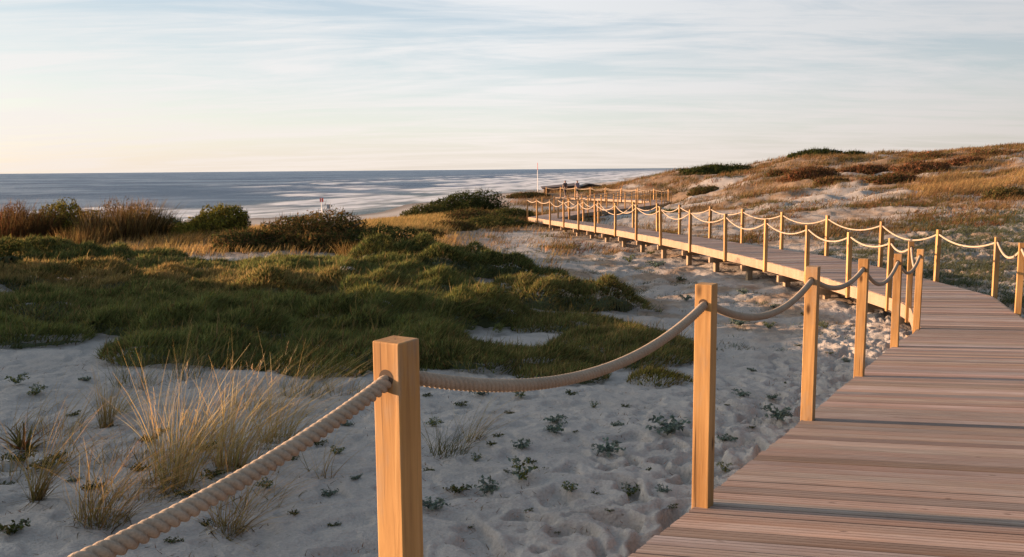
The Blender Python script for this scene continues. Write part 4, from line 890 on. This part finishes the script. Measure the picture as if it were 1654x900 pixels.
def person(x, y, heading, shirt, shorts, hair, label, stride, long=False):
    z = float(zdeck(y)) + EYE + .0
    root = thing('person', label, 'person', (x, y, z), heading); root.scale = (1.07, 1.07, 1.07)
    m_skin = bpy.data.materials.get('skin') or flat_mat('skin', (.36, .22, .15))
    def skin(name, pts, edges, rad, mat, sub_=2):
        me = bpy.data.meshes.new(name); me.from_pydata(pts, edges, []); o = bpy.data.objects.new(name, me); C.objects.link(o); o.parent = root
        sm = o.modifiers.new('skin', 'SKIN'); sm.use_smooth_shade = True
        for v, r in zip(me.skin_vertices[0].data, rad): v.radius = (r, r) if not isinstance(r, tuple) else r
        me.skin_vertices[0].data[0].use_root = True
        s = o.modifiers.new('sub', 'SUBSURF'); s.levels = sub_; s.render_levels = sub_; me.materials.append(mat); return o
    s = stride
    pts = [(0, 0, .92), (0, 0, 1.12), (0, 0, 1.36), (0, .0, 1.48), (0, .01, 1.56), (0, .02, 1.66), (.09, 0, .88), (.095, s, .48), (.095, s * 1.2, .08), (.095, s * 1.2 + .16, .03), (-.09, 0, .88), (-.095, -s * .6, .47), (-.095, -s * 1.6, .09), (-.095, -s * 1.6 + .16, .03),
           (.18, 0, 1.40), (.23, -.04, 1.13), (.24, .08, .9), (.24, .12, .80), (-.18, 0, 1.40), (-.23, .05, 1.13), (-.24, .16, .92), (-.24, .2, .82)]
    ed = [(0, 1), (1, 2), (2, 3), (3, 4), (4, 5), (0, 6), (6, 7), (7, 8), (8, 9), (0, 10), (10, 11), (11, 12), (12, 13), (2, 14), (14, 15), (15, 16), (16, 17), (2, 18), (18, 19), (19, 20), (20, 21)]
    rad = [.14, .125, .14, .055, .085, .085, .088, .06, .042, .035, .088, .06, .042, .035, .055, .042, .033, .03, .055, .042, .033, .03]
    skin('body', pts, ed, rad, m_skin)
    skin('shirt', [(0, 0, .95), (0, 0, 1.14), (0, 0, 1.37), (.18, 0, 1.40), (.215, -.03, 1.2), (-.18, 0, 1.40), (-.215, .04, 1.2)], [(0, 1), (1, 2), (2, 3), (3, 4), (2, 5), (5, 6)], [.16, .148, .16, .075, .06, .075, .06], shirt)
    if long:
        skin('trousers', [(0, 0, .95), (.09, 0, .86), (.095, s, .48), (.095, s * 1.2, .1), (-.09, 0, .86), (-.095, -s * .6, .47), (-.095, -s * 1.6, .11)], [(0, 1), (1, 2), (2, 3), (0, 4), (4, 5), (5, 6)], [.155, .112, .08, .06, .112, .08, .06], shorts)
    else: skin('shorts', [(0, 0, .95), (.09, 0, .86), (.095, s * .8, .55), (-.09, 0, .86), (-.095, -s * .5, .55)], [(0, 1), (1, 2), (0, 3), (3, 4)], [.155, .112, .085, .112, .085], shorts)
    skin('hair', [(0, -.02, 1.62), (0, 0, 1.70)], [(0, 1)], [.135, .13], hair)
    return root
m_hair = flat_mat('dark_hair', (.03, .02, .015)); m_navy = flat_mat('dark_cloth', (.05, .035, .04)); m_blk = flat_mat('black_cloth', (.015, .015, .017)); m_lil = flat_mat('grey_lilac_cloth', (.17, .15, .19))
def on_ramp(px):
    mid = (CL + CR) / 2; R_s = resample(mid, .2); k = np.argmin(np.abs(827 + F * R_s[:, 0] / R_s[:, 1] - px)); return R_s[k]
q = on_ramp(914.5); person(q[0], q[1], R_(28), m_navy, m_navy, m_hair, 'person in dark clothes on the far ramp, left of the other walker', .16, True)
q = on_ramp(933); person(q[0], q[1] - .2, R_(208), m_lil, m_blk, m_hair, 'person in pale grey top and black shorts walking on the far ramp', .18)

# ------------------------------------------------------------------ light, sky
SUN_EL, SUN_DIR = 7.0, np.array((-.975, .22))
sd = unit(SUN_DIR); el = R_(SUN_EL)
sun = bpy.data.lights.new('sun', 'SUN'); so = bpy.data.objects.new('sun', sun); C.objects.link(so)
sun.energy = 4.6; sun.angle = R_(.5); sun.color = (1, .62, .37)
v = Vector((sd[0] * math.cos(el), sd[1] * math.cos(el), math.sin(el))); so.rotation_euler = v.to_track_quat('Z', 'Y').to_euler()
w = bpy.data.worlds.new('World'); bpy.context.scene.world = w; w.use_nodes = True; nt = w.node_tree
bg = nt.nodes['Background']; sky = N(nt, 'ShaderNodeTexSky', sky_type='NISHITA'); sky.sun_disc = False
sky.sun_elevation = el; sky.sun_rotation = math.atan2(sd[0], sd[1]); sky.altitude = 10; sky.air_density = 1.; sky.dust_density = 1.2; sky.ozone_density = 1.5
g = N(nt, 'ShaderNodeTexCoord').outputs['Generated']; sp = N(nt, 'ShaderNodeSeparateXYZ'); nt.links.new(g, sp.inputs[0])
def math_(op, a, b=None, c=None, clamp=False):
    n = N(nt, 'ShaderNodeMath', operation=op, use_clamp=clamp)
    for i, q in enumerate((a, b, c)):
        if q is None: continue
        if hasattr(q, 'node'): nt.links.new(q, n.inputs[i])
        else: n.inputs[i].default_value = q
    return n.outputs[0]
zc = math_('ADD', math_('MAXIMUM', sp.outputs[2], 0.), .10)
cb = N(nt, 'ShaderNodeCombineXYZ'); nt.links.new(math_('DIVIDE', sp.outputs[0], zc), cb.inputs[0]); nt.links.new(math_('DIVIDE', sp.outputs[1], zc), cb.inputs[1])
# thin high cloud sheet: streaks running across the sky
c1 = noise(nt, mapping(nt, cb.outputs[0], (.22, .80, 1), (0, 0, R_(-16))), 1.25, 8, .62, 1.3)
c2 = noise(nt, mapping(nt, cb.outputs[0], (.5, 1.6, 1), (0, 0, R_(-30))), 1.7, 8, .66, 1.2)
cl = math_('MULTIPLY_ADD', c2, .45, math_('MULTIPLY', c1, .65)); dens = ramp(nt, cl, [(.45, (0, 0, 0)), (.62, (1, 1, 1))])
LEV = 2.95; GLOW = 6.0
hz = ramp(nt, sp.outputs[2], [(0, (.93, .83, .75)), (.04, (.92, .86, .81)), (.09, (.88, .87, .865)), (.18, (.84, .855, .875)), (.5, (.60, .66, .72))])
dh = N(nt, 'ShaderNodeVectorMath', operation='DOT_PRODUCT'); nt.links.new(g, dh.inputs[0]); dh.inputs[1].default_value = (float(sd[0]), float(sd[1]), 0)
side = ramp(nt, math_('MULTIPLY_ADD', dh.outputs['Value'], .5, .5), [(.0, (.40, .42, .47)), (.22, (.58, .60, .64)), (.36, (.78, .785, .795)), (.61, (1, 1, 1)), (.85, (1.01, 1.0, .98))])
veil = hz
def scale(col, k):
    n = N(nt, 'ShaderNodeVectorMath', operation='SCALE'); nt.links.new(col, n.inputs[0]); n.inputs['Scale'].default_value = k; return n.outputs[0]
veil = scale(veil, LEV)
blue = scale(ramp(nt, sp.outputs[2], [(0, (.90, .82, .76)), (.05, (.80, .82, .82)), (.10, (.68, .735, .79)), (.19, (.48, .575, .69)), (.6, (.25, .40, .58))]), LEV)
blue = mixc(nt, .2, blue, sky.outputs[0]); f = math_('MULTIPLY_ADD', dens, .85, .08)
full = mixc(nt, 1., mixc(nt, f, blue, veil), side, 'MULTIPLY')
dt = N(nt, 'ShaderNodeVectorMath', operation='DOT_PRODUCT'); nt.links.new(g, dt.inputs[0]); dt.inputs[1].default_value = tuple(v)
glow = math_('POWER', math_('MAXIMUM', dt.outputs['Value'], 0.), 15.)
gl = N(nt, 'ShaderNodeCombineXYZ')
for i_, k_ in enumerate((1.0, .84, .66)): nt.links.new(math_('MULTIPLY', glow, k_ * GLOW * LEV), gl.inputs[i_])
fa = N(nt, 'ShaderNodeVectorMath', operation='ADD'); nt.links.new(full, fa.inputs[0]); nt.links.new(gl.outputs[0], fa.inputs[1])
nt.links.new(fa.outputs[0], bg.inputs[0]); bg.inputs[1].default_value = .10

sc = bpy.context.scene
sc.view_settings.view_transform = 'Standard'; sc.view_settings.look = 'None'; sc.view_settings.gamma = 1; sc.view_settings.exposure = 1.78
sc.cycles.use_denoising = True; sc.cycles.max_bounces = 6; sc.cycles.diffuse_bounces = 3; sc.cycles.transmission_bounces = 3; sc.cycles.glossy_bounces = 2
sc.render.film_transparent = False
